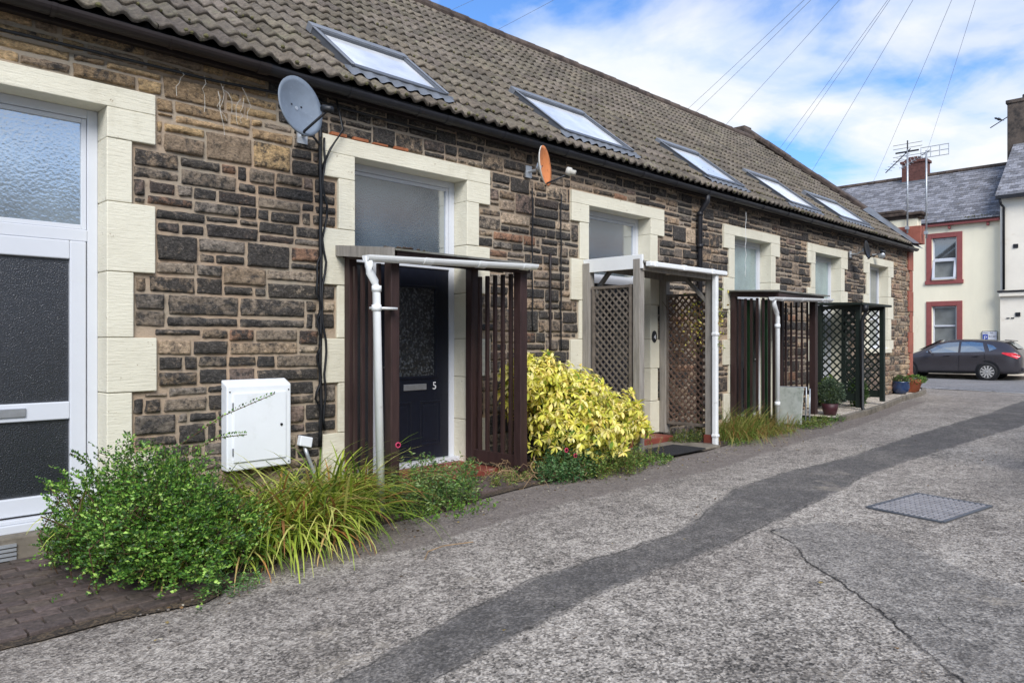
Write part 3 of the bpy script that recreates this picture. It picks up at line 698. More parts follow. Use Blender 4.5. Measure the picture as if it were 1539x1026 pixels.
# roof windows
for (xa, xb, sa, sb) in ((3.95, 5.15, .30, 1.28), (7.1, 8.58, .34, 1.52), (10.5, 11.72, .28, 1.45), (13.42, 14.78, .22, 1.4), (16.0, 17.7, .3, 1.3)):
    B = .05; Hh = .10
    def rb(mb, x0, x1, s0, s1, h0, h1):
        p = [RP(x, s, h) for h in (h0, h1) for s in (s0, s1) for x in (x0, x1)]
        mb.add(p, [(0, 2, 3, 1), (4, 5, 7, 6), (0, 1, 5, 4), (2, 6, 7, 3), (0, 4, 6, 2), (1, 3, 7, 5)])
    mb = MB(); rb(mb, xa, xa+.075, sa, sb, .02, Hh); rb(mb, xb-.075, xb, sa, sb, .02, Hh); rb(mb, xa+.075, xb-.075, sa, sa+.09, .02, Hh-.002); rb(mb, xa+.075, xb-.075, sb-.10, sb, .02, Hh+.012)
    fr = mb.build('roof_window', 'skyframe', T, bevel=.006)
    mb = MB(); rb(mb, xa+.07, xb-.07, sa+.08, sb-.09, Hh-.03, Hh-.022); mb.build('pane', 'g_sky', fr)
    mb = MB(); rb(mb, xa-.015, xb+.015, sb-.06, sb+.06, .03, Hh+.02)
    rb(mb, xb-.03, xb+.012, sa, sb, Hh, Hh+.012); rb(mb, xa-.012, xa+.03, sa, sb, Hh, Hh+.012); mb.build('frame_cover', 'skyhood', fr, bevel=.01)
    # lead apron dressed over the rolls
    V = []; F = []; C = []; nx = int((xb-xa+.16)/.02)
    for i in range(nx+1):
        x = xa-.08+i*.02; ph = ((x-RX0)/PER) % 1.0; h = .036*(.5-.5*math.cos(2*math.pi*ph))**1.5
        V += [RP(x, sa-.13+.01*math.sin(x*40), h+.05), RP(x, sa-.02, h*.6+.06), RP(x, sa+.01, .085)]
        if i: a = (i-1)*3; F += [(a, a+3, a+4, a+1), (a+1, a+4, a+5, a+2)]
    npmesh('flashing', V, F, None, 'lead', fr, smooth=True)

# gable parapet with stone coping and kneeler
mb = MB(); a = (20.38, 6.9, 4.62); n = 11
pz = lambda y: EZ+(y-EY)*sp/cp
gab = [(20.38, 7.0, 3.9), (20.38, 7.0, pz(7.0)+.02), (20.38, 10.42, pz(10.42)+.16), (20.38, 10.7, pz(10.42)+.16), (20.38, 14.5, 4.6), (20.38, 14.5, 3.9)]
mb.prism(gab, (.32, 0, 0)); mb.build('gable_wall', 'farstone', T)
mb = MB(); y = 7.05
while y < 10.5:
    y2 = min(y+.75, 10.56); j = random.uniform(-.01, .012); off = lambda yy: pz(yy)+.10+.09*(yy-7)/3.5+j
    mb.obox((20.53, (y+y2)/2-.005, (off(y)+off(y2))/2), (.23, 0, 0), (0, (y2-y)/2-.004, (off(y2)-off(y))/2), (0, -.065*sp, .065*cp)); y = y2
mb.box(20.31, 20.75, 10.5, 10.95, pz(10.5)+.12, pz(10.5)+.34)
y = 10.96
while y < 14.3: mb.obox((20.53, y+.35, pz(10.5)+.2-(y+.35-10.9)*.8), (.23, 0, 0), (0, .345, -.276), (0, .04, .05)); y += .7
mb.build('coping_stones', 'coping', T, bevel=.03)
mb = MB(); mb.box(20.3, 20.78, 5.74, 7.12, 4.60, 4.68); mb.box(20.36, 20.74, 5.8, 7.1, 4.53, 4.598); mb.box(20.33, 20.77, 6.2, 7.15, 4.69, 4.77); mb.build('coping_stones', 'coping', T, bevel=.02)
box('parapet_wall', 'render', T, 20.40, 20.70, 5.88, 7.1, 4.33, 4.529)
mb = MB(); mb.box(20.38, 20.72, 5.80, 6.30, 3.88, 4.328); mb.prism([(20.38, 6.301, 4.12), (20.38, 6.301, 4.328), (20.38, 7.0, 4.328)], (.34, 0, 0)); mb.box(20.42, 20.7, 6.31, 7, 3.9, 4.3)
mb.build('kneeler_stone', 'redquoin', T, bevel=.008)
mb = MB(); mb.add([RP(19.95, -.02, .075), RP(20.36, -.02, .11), RP(20.36, 1.6, .2), RP(20.12, 1.6, .075)], [(0, 1, 2, 3)])
mb.add([RP(19.95, -.02, .02), RP(20.7, -.08, .02), RP(20.7, .15, .04), RP(19.95, .1, .04)], [(0, 1, 2, 3)])
mb.build('flashing', 'lead', T)

# ------------------------------------------------------------------ porches
def slat_panel(mb, x, y0, y1, z0, z1, n, w=.032, d=.03):
    for i in range(n):
        y = y0+(y1-y0)*(i+.5)/n; mb.box(x-d/2+random.uniform(-.002, .002), x+d/2, y-w/2, y+w/2, z0, z1)
def lattice(mb, x, y0, y1, z0, z1, pitch=.105, w=.026, t_=.008):
    # diagonal laths clipped to the rectangle, two layers
    for lay, sg in ((0, 1), (1, -1)):
        k = y0-(z1-z0)-pitch if sg > 0 else y0-pitch
        end = y1+pitch if sg > 0 else y1+(z1-z0)+pitch
        while k < end:
            # line: y = k + sg*(z-z0)
            za, zb = z0, z1
            if sg > 0: za = max(z0, z0+(y0-k)); zb = min(z1, z0+(y1-k))
            else: za = max(z0, z0+(k-y1)); zb = min(z1, z0+(k-y0))
            if zb-za > .02:
                xx = x+lay*t_
                mb.beam((xx, k+sg*(za-z0), za), (xx, k+sg*(zb-z0), zb), w*random.uniform(.9, 1.1), t_*.96, up=(1, 0, 0))
            k += pitch
def wpost(x, y, z0, z1, m, T_, w=.085): return box('post', m, T_, x-w/2, x+w/2, y-w/2, y+w/2, z0, z1, bevel=.006)
# porch of number 5
P5 = thing('slatted_porch', (4.65, 5.7, 0), 'dark brown slatted porch with white gutter around the navy door number 5', 'porch', 'timber porches along the terrace')
wpost(3.9, 6.03, .1, 2.2, 'brownwood', P5); wpost(3.83, 5.27, .08, 2.12, 'brownwood', P5, .09)
wpost(5.44, 6.02, .12, 2.22, 'brownwood', P5, .1); wpost(5.44, 5.28, .10, 2.13, 'brownwood', P5, .1)
mb = MB(); slat_panel(mb, 3.87, 5.34, 5.97, .12, 2.12, 5, .034); mb.beam((3.85, 5.3, .14), (3.89, 5.97, .14), .05, .09)
mb.build('slat_panel', 'brownwood', P5, bevel=.002)
mb = MB(); slat_panel(mb, 5.44, 5.36, 5.95, .16, 2.12, 5, .036, .036); mb.beam((5.44, 5.33, .19), (5.44, 5.97, .19), .05, .12)
mb.build('slat_panel', 'brownwood', P5, bevel=.002)
mb = MB(); mb.beam((3.84, 5.24, 2.165), (5.52, 5.24, 2.165), .05, .09); mb.beam((3.84, 6.05, 2.25), (5.52, 6.05, 2.25), .05, .08)
mb.beam((5.5, 5.26, 2.16), (5.5, 6.05, 2.25), .04, .085); mb.beam((3.87, 5.22, 2.155), (3.87, 6.05, 2.245), .045, .09); mb.build('roof_beam', 'brownwood', P5, bevel=.003)
mb = MB(); mb.obox((4.66, 5.63, 2.26), (.87, 0, 0), (0, .46, .05), (0, -.001, .008)); mb.build('canopy', 'felt', P5)
mb = MB(); mb.obox((3.775, 5.63, 2.225), (.012, 0, 0), (0, .455, .05), (0, 0, .05)); mb.build('bargeboard', 'greywood', P5)
mb = MB()
for _ in range(30):
    x = random.gauss(3.95, .10); y = random.uniform(5.17, 5.4); r_ = random.uniform(.01, .028); mb.lathe([(r_*.6, 0), (r_, r_*.3), (r_*.3, r_*.8)], (x, y, 2.22+.1*(y-5.17)), 6)
prop(mb.build('moss', 'soil', P5), kind='stuff')
trough(3.47, 5.51, 5.14, 2.13, 2.20, .055, 'gutter', 'whitepaint', P5, [4.1, 4.75, 5.35], [])
mb = MB().tube([(3.50, 5.14, 2.12), (3.50, 5.14, 2.04), (3.51, 5.14, 1.99), (3.565, 5.15, 1.92), (3.58, 5.15, 1.86), (3.63, 5.15, -.02)], .034, 12)
for z in (1.70, 1.86): mb.tube([(3.583, 5.15, z-.025), (3.583, 5.15, z+.025)], .041, 12)
mb.box(3.57, 3.80, 5.15, 5.24, 1.69, 1.71); mb.build('downpipe', 'whitepaint', P5, smooth=True)
# weathered lattice porch number 4
P4 = thing('lattice_porch', (8.3, 5.7, 0), 'weathered grey timber porch with two lattice panels and white square downpipe', 'porch', 'timber porches along the terrace')
wpost(7.46, 6.02, .1, 2.42, 'greywood', P4, .11); wpost(7.46, 5.24, .06, 2.42, 'greywood', P4, .10)
wpost(9.22, 6.02, .1, 2.32, 'greywood', P4, .11); wpost(9.16, 5.24, .14, 2.30, 'greywood', P4, .11)
box('post_foot', 'redstep', P4, 9.09, 9.235, 5.17, 5.31, -.02, .14)
for (x, ya, yb, za, zb, m, fm) in ((7.44, 5.36, 5.9, .25, 2.08, 'latwood', 'latwood'), (9.2, 5.33, 5.94, .27, 2.06, 'rustlat', 'latwood')):
    mb = MB(); lattice(mb, x, ya, yb, za, zb, .098, .024); lt = mb.build('lattice_panel', m, P4)
    mb = MB()
    mb.box(x-.02, x+.024, ya-.035, ya, za-.04, zb+.04); mb.box(x-.02, x+.024, yb, yb+.035, za-.04, zb+.04)
    mb.box(x-.022, x+.026, ya-.04, yb+.04, zb, zb+.035); mb.box(x-.022, x+.026, ya, yb, za-.04, za); mb.build('panel_frame', fm, P4, bevel=.003)
box('fascia_board', 'whitepaint', P4, 7.415, 7.45, 5.16, 6.07, 2.30, 2.47)
mb = MB(); mb.beam((7.45, 5.2, 2.33), (9.25, 5.2, 2.31), .05, .1); mb.beam((9.2, 5.2, 2.3), (9.2, 6.05, 2.34), .06, .1); mb.beam((7.5, 6.04, 2.40), (9.25, 6.04, 2.36), .05, .1)
mb.beam((9.14, 5.26, 1.95), (9.14, 5.6, 2.28), .05, .05); mb.beam((7.52, 6.0, 2.0), (7.9, 6.0, 2.36), .05, .05); mb.build('roof_beam', 'greywood', P4, bevel=.004)
mb = MB(); mb.obox((8.36, 5.62, 2.40), (.93, 0, -.01), (0, .48, .03), (0, 0, .012)); mb.build('canopy', 'felt', P4)
mb = MB(); mb.box(7.47, 9.32, 5.07, 5.15, 2.325, 2.385); 
for xx in (7.55, 8.2, 8.9): mb.box(xx, xx+.08, 5.062, 5.158, 2.32, 2.39)
mb.build('gutter', 'whitepaint', P4, bevel=.012)
mb = MB(); mb.box(9.06, 9.13, 5.10, 5.165, -.0, 2.33); mb.box(9.05, 9.14, 5.09, 5.17, 1.5, 1.54); mb.box(9.05, 9.14, 5.09, 5.17, .12, .16); mb.build('downpipe', 'whitepaint', P4, bevel=.01)
# brown slatted porch number 3
P3 = thing('slatted_porch', (12.1, 5.7, 0), 'dark brown slatted porch with white swan-neck downpipe, middle of the row', 'porch', 'timber porches along the terrace')
wpost(11.28, 6.02, .1, 2.2, 'brownwood', P3); wpost(11.28, 5.30, .06, 2.14, 'brownwood', P3); wpost(13.0, 6.02, .1, 2.2, 'brownwood', P3, .09); wpost(13.0, 5.42, .14, 2.15, 'brownwood', P3, .11)
mb = MB(); slat_panel(mb, 11.28, 5.36, 5.97, .12, 2.12, 6, .035); mb.beam((11.28, 5.34, .15), (11.28, 5.98, .15), .05, .09); mb.build('slat_panel', 'brownwood', P3)
mb = MB(); slat_panel(mb, 13.0, 5.48, 5.97, .55, 2.12, 5, .03); mb.beam((13, 5.46, .52), (13, 5.98, .52), .05, .07); mb.build('slat_panel', 'brownwood', P3)
mb = MB(); slat_panel(mb, 11.45, 5.45, 5.95, .15, 2.1, 2, .10); mb.build('green_board', 'stainglass', P3)
mb = MB(); mb.beam((11.2, 5.24, 2.14), (13.1, 5.30, 2.17), .05, .09); mb.beam((11.25, 5.25, 2.15), (11.25, 6.05, 2.2), .05, .08); mb.beam((13.03, 5.3, 2.15), (13.03, 6.05, 2.2), .05, .08); mb.build('roof_beam', 'brownwood', P3, bevel=.003)
mb = MB(); mb.obox((12.15, 5.64, 2.235), (1.0, 0, .0), (0, .45, .02), (0, 0, .012)); mb.build('canopy', 'felt', P3)
trough(10.85, 13.1, 5.16, 2.10, 2.16, .055, 'gutter', 'whitepaint', P3, [11.2, 11.9, 12.7], [])
mb = MB().tube([(10.92, 5.16, 2.08), (10.92, 5.16, 2.0), (10.98, 5.17, 1.93), (11.10, 5.2, 1.86), (11.12, 5.2, 1.80), (11.12, 5.2, .1)], .036, 12)
for z in (1.66, .45): mb.tube([(11.12, 5.2, z-.03), (11.12, 5.2, z+.03)], .043, 12)
mb.build('downpipe', 'whitepaint', P3, smooth=True)
# green lattice porch number 2
P2_ = thing('green_lattice_porch', (15.4, 5.7, .1), 'dark green trellis porch with black drainpipe, furthest along the row', 'porch', 'timber porches along the terrace')
wpost(14.8, 6.03, .15, 2.14, 'greenwood', P2_, .08); wpost(14.8, 5.3, .15, 2.12, 'greenwood', P2_, .09); wpost(16.02, 6.03, .15, 2.14, 'greenwood', P2_, .08); wpost(16.02, 5.27, .2, 2.12, 'greenwood', P2_, .09)
for x in (14.8, 16.02):
    mb = MB(); lattice(mb, x-.01, 5.33, 6.0, .42, 2.07, .15, .03); mb.build('lattice_panel', 'greenwood', P2_)
    MB().box(x-.02, x+.02, 5.3, 6.0, .28, .42).build('panel_rail', 'greenwood', P2_); MB().box(x-.022, x+.022, 5.3, 6.0, 2.05, 2.12).build('panel_rail', 'greenwood', P2_)
mb = MB(); mb.obox((15.45, 5.63, 2.155), (.82, 0, 0), (0, .46, .015), (0, 0, .022)); mb.build('canopy', 'greenwood', P2_)
mb = MB().tube([(14.78, 5.17, 2.12), (14.78, 5.17, 1.95), (14.76, 5.22, 1.82), (14.76, 5.22, .16), (14.72, 5.16, .1)], .035, 10); mb.tube([(14.78, 5.17, 2.12), (14.78, 5.17, 1.98)], .055, 10); mb.build('downpipe', 'black', P2_, smooth=True)

# ------------------------------------------------------------------ things fixed to the wall
def dish(name, c, az, el, rx, rz, mats, label, arm=True, lnbsize=.035, wallpt=None):
    n = Vector((math.cos(az)*math.cos(el), math.sin(az)*math.cos(el), math.sin(el))); u = Vector((-math.sin(az), math.cos(az), 0)); w = n.cross(u)*-1
    if w.z < 0: w = -w
    c = Vector(c); T_ = thing(name, c+Vector((0, 0, -rz)), label, 'satellite dish', 'satellite dishes on the terrace wall'); mb = MB()
    for side, hh in ((0, 0), (1, -.012)):
        vs = [c+n*(hh-.06)]; fs = []; nr, na = 7, 36
        for i in range(1, nr+1):
            q = i/nr
            for k in range(na):
                a = 2*math.pi*k/na; vs.append(c+u*rx*q*math.cos(a)+w*rz*q*math.sin(a)+n*(hh-.06+.06*q*q))
        for k in range(na): fs.append((0, 1+k, 1+(k+1) % na))
        for i in range(nr-1):
            for k in range(na): a = 1+i*na; fs.append((a+k, a+na+k, a+na+(k+1) % na, a+(k+1) % na))
        mb.add(vs, fs, None, side)
        if side == 0: rim0 = len(mb.v)-na
    rim1 = len(mb.v)-na
    for k in range(na): mb.f.append([rim0+k, rim0+(k+1) % na, rim1+(k+1) % na, rim1+k]); mb.c.append(None); mb.mi.append(1)
    mb.build('reflector', mats, T_, smooth=True)
    base = c-w*rz*.86+n*.0; tip = c-w*rz*.55+n*.30
    MB().tube([base-w*.03-n*.03, base, tip], .011, 8).build('arm', 'black', T_, smooth=True)
    d = (c-tip).normalized(); MB().tube([tip-d*.03, tip+d*.02, tip+d*.022, tip+d*.07], [.028, .028, lnbsize, lnbsize], 14).build('receiver', 'paledish' if lnbsize > .03 else 'black', T_, smooth=True)
    wp = Vector(wallpt); m_ = MB(); m_.tube([wp, wp+Vector((0, -.14, 0)), c-n*.10, c-n*.055], .017, 8); m_.lathe([(.05, 0), (.05, .03)], c-n*.09, 10, n); m_.box(wp.x-.05, wp.x+.05, wp.y-.01, wp.y+.012, wp.z-.07, wp.z+.07); m_.build('bracket', 'galv', T_)
    for dx in (-.05, .05):
        MB().lathe([(.008, 0), (.008, .006)], c+u*dx-n*.058+w*.02, 8, n).build('bolt', 'black', T_)
    return T_
D1 = dish('satellite_dish', (3.07, 5.47, 3.34), R(-78), R(10), .225, .25, ['dishgrey', 'dishgrey'], 'large grey satellite dish under the gutter near the left of the wall', wallpt=(3.42, 6.08, 3.28), lnbsize=.03)
dish('satellite_dish', (6.07, 5.5, 3.36), R(-66), R(5), .20, .225, ['rustorange', 'paledish'], 'orange satellite dish seen almost edge-on between two door surrounds', wallpt=(6.40, 6.08, 3.44), lnbsize=.045)
dish('satellite_dish', (16.5, 5.72, 3.37), R(-84), R(8), .20, .20, ['black', 'black'], 'small black satellite dish beside the furthest window', wallpt=(16.5, 6.08, 3.3), lnbsize=.028)
# security lamp at the far end
L = thing('wall_lamp', (17.75, 6.0, 3.35), 'small grey flood lamp on the wall above the furthest window', 'lamp')
MB().lathe([(.07, 0), (.08, .03), (.05, .12)], (17.85, 5.9, 3.37), 14, (1, 0, .2)).build('lamp_head', 'galv', L, smooth=True); MB().tube([(17.8, 6.08, 3.4), (17.85, 5.95, 3.4)], .015).build('bracket', 'galv', L)
# meter box
M_ = thing('meter_box', (2.96, 6.0, .3), 'white utility meter box with hinged door fixed low on the stone wall', 'meter box')
mb = MB(); mb.prism([(2.68, 6.10, .34), (2.68, 5.985, .34), (2.68, 5.985, 1.05), (2.68, 6.10, 1.10)], (.58, 0, 0)); mb.build('case', 'meter', M_, bevel=.012)
for z_ in (.5, .88): MB().tube([(2.728, 5.975, z_-.03), (2.728, 5.975, z_+.03)], .006, 8).build('hinge', 'skyhood', M_)
mb = MB(); mb.box(2.735, 3.205, 5.971, 5.984, .41, .985); dm = mb.build('door', 'meter', M_, bevel=.003)
MB().lathe([(.012, 0), (.012, .006)], (3.16, 5.971, .70), 12, (0, -1, 0)).build('lock', 'black', dm)
for (a, b) in ((2.705, .37), (3.235, .37), (2.705, 1.0), (3.235, 1.0)): MB().lathe([(.006, 0), (.006, .005)], (a, 5.985, b), 8, (0, -1, 0)).build('screw', 'black', M_)
# small junction box at the wall base
J = thing('junction_box', (3.42, 6.0, .42), 'small white cable box hanging at the foot of the wall beside the meter box', 'cable box')
mb = MB(); mb.obox((3.42, 6.03, .52), (.06, 0, -.015), (0, .03, 0), (.008, 0, .045)); mb.build('case', 'meter', J, bevel=.008)
MB().tube([(3.42, 6.04, .48), (3.45, 6.03, .38), (3.5, 6.02, .25), (3.52, 6.02, .1)], .018, 8).build('pipe', 'galv', J, smooth=True)
# cables
def cable(pts, r, label, m='black', extra=(), name='wall_cable'):
    mb = MB(); mb.tube(pts, r, 6)
    for e in extra: mb.tube(e, r*.6, 5)
    return prop(mb.build(name, m, smooth=True), label, 'cable', 'cables fixed to the stone wall')
def wob(x, z0, z1, y=6.06, n=26, a=.012, seed=0): return [(x+a*mnoise.noise(Vector((z0+i*.37, seed, x))), y, z0+(z1-z0)*i/n) for i in range(n+1)]
cable(wob(3.60, 3.66, .45, 6.065), .019, 'thick black cable bundle running down the wall below the large grey dish', extra=[wob(3.63, 3.3, .6, 6.05, a=.05, seed=3), wob(3.58, 2.2, .5, 6.05, a=.08, seed=5), [(3.60, 6.06, 3.3), (3.52, 5.95, 3.2), (3.42, 5.9, 3.25)], [(3.75, 6.04, 3.68), (3.8, 6.0, 3.4), (3.68, 6.03, 3.2), (3.6, 6.06, 3.0)]])
cable([(-1, 6.05, 3.55), (.5, 6.05, 3.54), (1.6, 6.05, 3.56), (2.6, 6.05, 3.57), (3.5, 6.04, 3.62), (5, 6.04, 3.6)], .012, 'thin black cable running level just below the gutter')
cable(wob(6.46, 3.25, 1.55, 6.07, seed=2), .009, 'thin black cable dropping from the orange dish to a small box')
cable(wob(6.78, 2.5, 1.2, 6.07, 6, 0), .016, 'straight brown conduit on the wall between the orange dish and the lattice porch', 'browngutter')
cable(wob(6.98, 3.25, 1.3, 6.07, seed=4, a=.02), .009, 'thin black cable dangling beside the brown conduit')
cable(wob(11.6, 3.6, 2.5, 5.98, seed=8, a=.03), .004, 'thin white loose wire hanging in front of the third door surround', 'whitepaint')
# jasmine-like dead tendrils on wall
mb = MB()
for i in range(9):
    x = random.choice([2.3, 2.5, 2.62, 2.86])+random.uniform(-.06, .06); z = random.uniform(3.45, 3.6); p = [(x, 6.05, z)]
    for k in range(5): x += random.uniform(-.03, .035); z -= random.uniform(.02, .09); p.append((x, 6.05+random.uniform(-.02, .01), z))
    mb.tube(p, .002, 4)
prop(mb.build('dead_tendrils', 'paledish'), 'pale dead climber tendrils clinging to the wall beside the large grey dish', 'climber', kind='stuff')
# oval number plaque
Q = thing('number_plaque', (9.03, 6.07, 1.41), 'small dark oval house number plaque on cream stone beside the lattice porch', 'plaque')
mb = MB(); mb.prism([(9.03+.055*math.cos(a*math.pi/10), 6.062, 1.49+.085*math.sin(a*math.pi/10)) for a in range(20)], (0, .014, 0)); mb.build('plate', 'darkdoor', Q); text_on(Q, 'house_number', '4', 9.03, 6.06, 1.45, .1, 'letters')

# ------------------------------------------------------------------ steps, mat, manhole, board, pots
mb = MB(); mb.box(4.2, 5.52, 5.62, 6.06, -.06, .085)
prop(mb.build('door_step', 'redstep', bevel=.012), 'red painted step at the foot of the navy door number 5', 'step')
prop(box('door_step', 'redstep', None, 7.6, 9.0, 5.72, 6.06, -.06, .10, bevel=.012), 'red painted step behind the weathered lattice porch', 'step')
prop(box('paving_slab', 'sill', None, 7.9, 9.0, 5.0, 5.7, -.03, .035, bevel=.01), 'pale concrete slab on the ground inside the weathered lattice porch', 'slab')
prop(box('door_mat', 'mat', None, 7.62, 8.5, 4.93, 5.42, .036, .055, bevel=.005), 'black mat lying in front of the weathered lattice porch', 'mat')
mh = thing('manhole_cover', (7.1, 1.95, .01), 'rectangular cast iron manhole cover with chevron ribs in the alley surface', 'manhole cover')
c4 = [Vector((6.67, 2.28, .012)), Vector((7.6, 2.13, .012)), Vector((7.35, 1.59, .012)), Vector((6.5, 1.70, .012))]
c4 = [Vector((6.62, 2.30, .0)), Vector((7.55, 2.17, .0)), Vector((7.42, 1.56, .0)), Vector((6.49, 1.69, .0))]
U = (c4[1]-c4[0]); Wd = (c4[3]-c4[0])
mb = MB(); mb.add([p+Vector((0, 0, .007)) for p in c4], [(0, 1, 2, 3)])
for i in range(4):
    a, b = c4[i], c4[(i+1) % 4]; mb.beam(a+Vector((0, 0, .006)), b+Vector((0, 0, .006)), .03, .012)
mb.build('frame', 'skyframe', mh)
mb = MB(); nr, nc = 13, 20
for i in range(nr):
    for j in range(nc):
        u0 = (j+.12)/nc; u1 = (j+.88)/nc; v0 = (i+.2)/nr; v1 = (i+.8)/nr
        if (j//1) % 2: v0, v1 = v1, v0
        p = c4[0]+U*(.03+.94*u0)+Wd*(.03+.94*v0); q = c4[0]+U*(.03+.94*u1)+Wd*(.03+.94*v1)
        mb.beam(p+Vector((0, 0, .010)), q+Vector((0, 0, .010)), .026, .007)
mb.build('ribs', 'iron', mh)
bd = thing('leaning_table', (12.1, 5.42, 0), 'grey folded table top leaning inside the brown slatted porch beside the white swan-neck downpipe', 'folded table')
mb = MB(); mb.obox((12.05, 5.44, .35), (.013, 0, .001), (.01, .24, 0), (.05, 0, .30)); mb.build('top', 'board', bd, bevel=.008)
mb = MB(); mb.tube([(12.06, 5.16, .03), (12.12, 5.17, .66), (12.12, 5.66, .66), (12.06, 5.68, .03)], .012, 8); mb.tube([(12.12, 5.12, .03), (12.16, 5.13, .64)], .014, 8); mb.build('leg_frame', 'galv', bd, smooth=True)
def leafy(N, cen, rad, L, W, cols, name, parent=None, mat='leaf', shell=.6, up=.3, zmin=None, group=None, seed=0, lump=.25, fn=None, fold=.25):
    g = np.random.default_rng(seed); cen = np.array(cen); rad = np.array(rad)
    d = g.normal(size=(N, 3)); d /= np.linalg.norm(d, axis=1)[:, None]; q = g.random(N)**(1/3)*(1-shell)+shell
    lum = np.array([1+lump*mnoise.noise(Vector((v*2.2+seed).tolist())) for v in d]) if lump else 1
    P = cen+d*rad*(q*lum)[:, None]
    if zmin is not None: k = P[:, 2] > zmin; P = P[k]; d = d[k]; N = len(P)
    if fn is not None: k = fn(P); P = P[k]; d = d[k]; N = len(P)
    dr = d+g.normal(size=(N, 3))*.6; dr[:, 2] += up; dr /= np.linalg.norm(dr, axis=1)[:, None]
    return leaf_mesh(P, dr, L, W, cols, name, parent, mat, g, fold)
def leaf_mesh(P, dr, L, W, cols, name, parent, mat, g, fold=.25, petal=False):
    N = len(P); r = g.normal(size=(N, 3)); sd = np.cross(dr, r); sd /= np.linalg.norm(sd, axis=1)[:, None]; nn = np.cross(sd, dr)
    l = (L*g.uniform(.65, 1.25, N))[:, None]; w = (W*g.uniform(.7, 1.2, N))[:, None]
    A = P; B = P+dr*l*.45+sd*w/2+nn*w*fold; Cc = P+dr*l-nn*l*.12; D = P+dr*l*.45-sd*w/2+nn*w*fold; E = P+dr*l*.5
    V = np.stack([A, B, Cc, D, E], 1).reshape(-1, 3); b = np.arange(N)[:, None]*5
    F = np.concatenate([b+np.array([[0, 4, 1]]), b+np.array([[4, 2, 1]]), b+np.array([[0, 3, 4]]), b+np.array([[4, 3, 2]])], 1).reshape(-1, 3)
    cols = np.array(cols); ci = cols[g.integers(0, len(cols), N)]*g.uniform(.75, 1.25, N)[:, None]
    return npmesh(name, V, F, np.repeat(ci, 4, 0), mat, parent)
def blades(specs, name, mat, parent=None, w=.018, seg=7, g=None):
    V = []; F = []; C = []
    for (p, az, ln, lean, ww, c) in specs:
        p = np.array(p); h = np.array([math.cos(az), math.sin(az), 0]); sd = np.array([-math.sin(az), math.cos(az), 0]); b = len(V); cur = p.copy(); an = R(80)-lean*.3
        for i in range(seg+1):
            u = i/seg; wd = ww*(.55+.9*u-1.4*u*u)*1.0 if u < 1 else .0005; wd = max(wd, .0008)
            V += [cur+sd*wd, cur-sd*wd]; an -= lean/seg*(1+u*1.3); cur = cur+(h*math.cos(an)+np.array([0, 0, 1])*math.sin(an))*ln/seg
            if i: a = b+(i-1)*2; F.append((a, a+2, a+3, a+1)); C.append(c)
    return npmesh(name, np.array(V), F, C, mat, parent)
def pot(name, x, y, z, prof, m, label, kind):
    T_ = thing('potted_plant', (x, y, z), label, 'potted plant', 'plant pots beside the terrace')
    MB().lathe(prof, (x, y, z), 24).build('pot', m, T_, smooth=True); top = prof[-1]
    h = max(p[1] for p in prof); r_ = max(p[0] for p in prof)*.85
    MB().lathe([(r_, 0), (r_, .01)], (x, y, z+h*.88), 18).build('soil', 'soil', T_); return T_, h
a, h = pot('pot', 19.35, 5.95, .155, [(.11, 0), (.17, .06), (.20, .16), (.19, .27), (.21, .30), (.19, .30), (.18, .27), (.16, .2)], 'bluepot', 'dark blue glazed pot with low green plant on the gravel', 'plant')
leafy(700, (19.35, 5.95, .155+h), (.17, .17, .12), .05, .03, [S(70, 96, 50), S(96, 120, 64), S(110, 104, 84)], 'foliage', a, seed=3, zmin=.43)
a, h = pot('pot', 20.4, 5.98, .15, [(.13, 0), (.19, .22), (.235, .24), (.235, .31), (.20, .31), (.19, .26), (.17, .2)], 'terracotta', 'terracotta pot with trailing green plant at the far end of the wall', 'plant')
leafy(800, (20.4, 5.98, .15+h), (.30, .30, .09), .06, .03, [S(96, 130, 60), S(120, 150, 80), S(80, 100, 50)], 'foliage', a, seed=4)
a, h = pot('pot', 13.55, 5.35, .08, [(.10, 0), (.13, .12), (.145, .22), (.13, .22), (.12, .18), (.1, .15)], 'maroonpot', 'maroon pot with grey-green shrub beside the brown porch post', 'plant')
leafy(1600, (13.6, 5.35, .5), (.22, .22, .24), .05, .022, [S(74, 92, 70), S(100, 116, 88), S(60, 76, 56)], 'foliage', a, seed=5, shell=.2)
for (x, y, s_, c) in ((15.3, 5.5, .28, S(70, 92, 50)), (14.5, 5.75, .3, S(90, 110, 50))):
    T_ = thing('leafy_plant', (x, y, .1), 'low green plant growing inside the green trellis porch' if x > 15 else 'upright green plant growing outside the near panel of the green trellis porch', 'plant')
    leafy(1500, (x, y, .12+s_), (.2, .16, s_), .06, .03, [c, tuple(k*1.5 for k in c), tuple(k*.6 for k in c)], 'foliage', T_, seed=int(x*9), shell=.2)
    MB().tube([(x, y, .05), (x+.02, y, .4)], .008).build('stem', 'twig', T_)

# ------------------------------------------------------------------ shrubs
g = np.random.default_rng(11)
H = thing('box_hedge', (1.8, 5.2, 0), 'sprawling dark green small-leaved shrub against the wall by the white door', 'shrub')
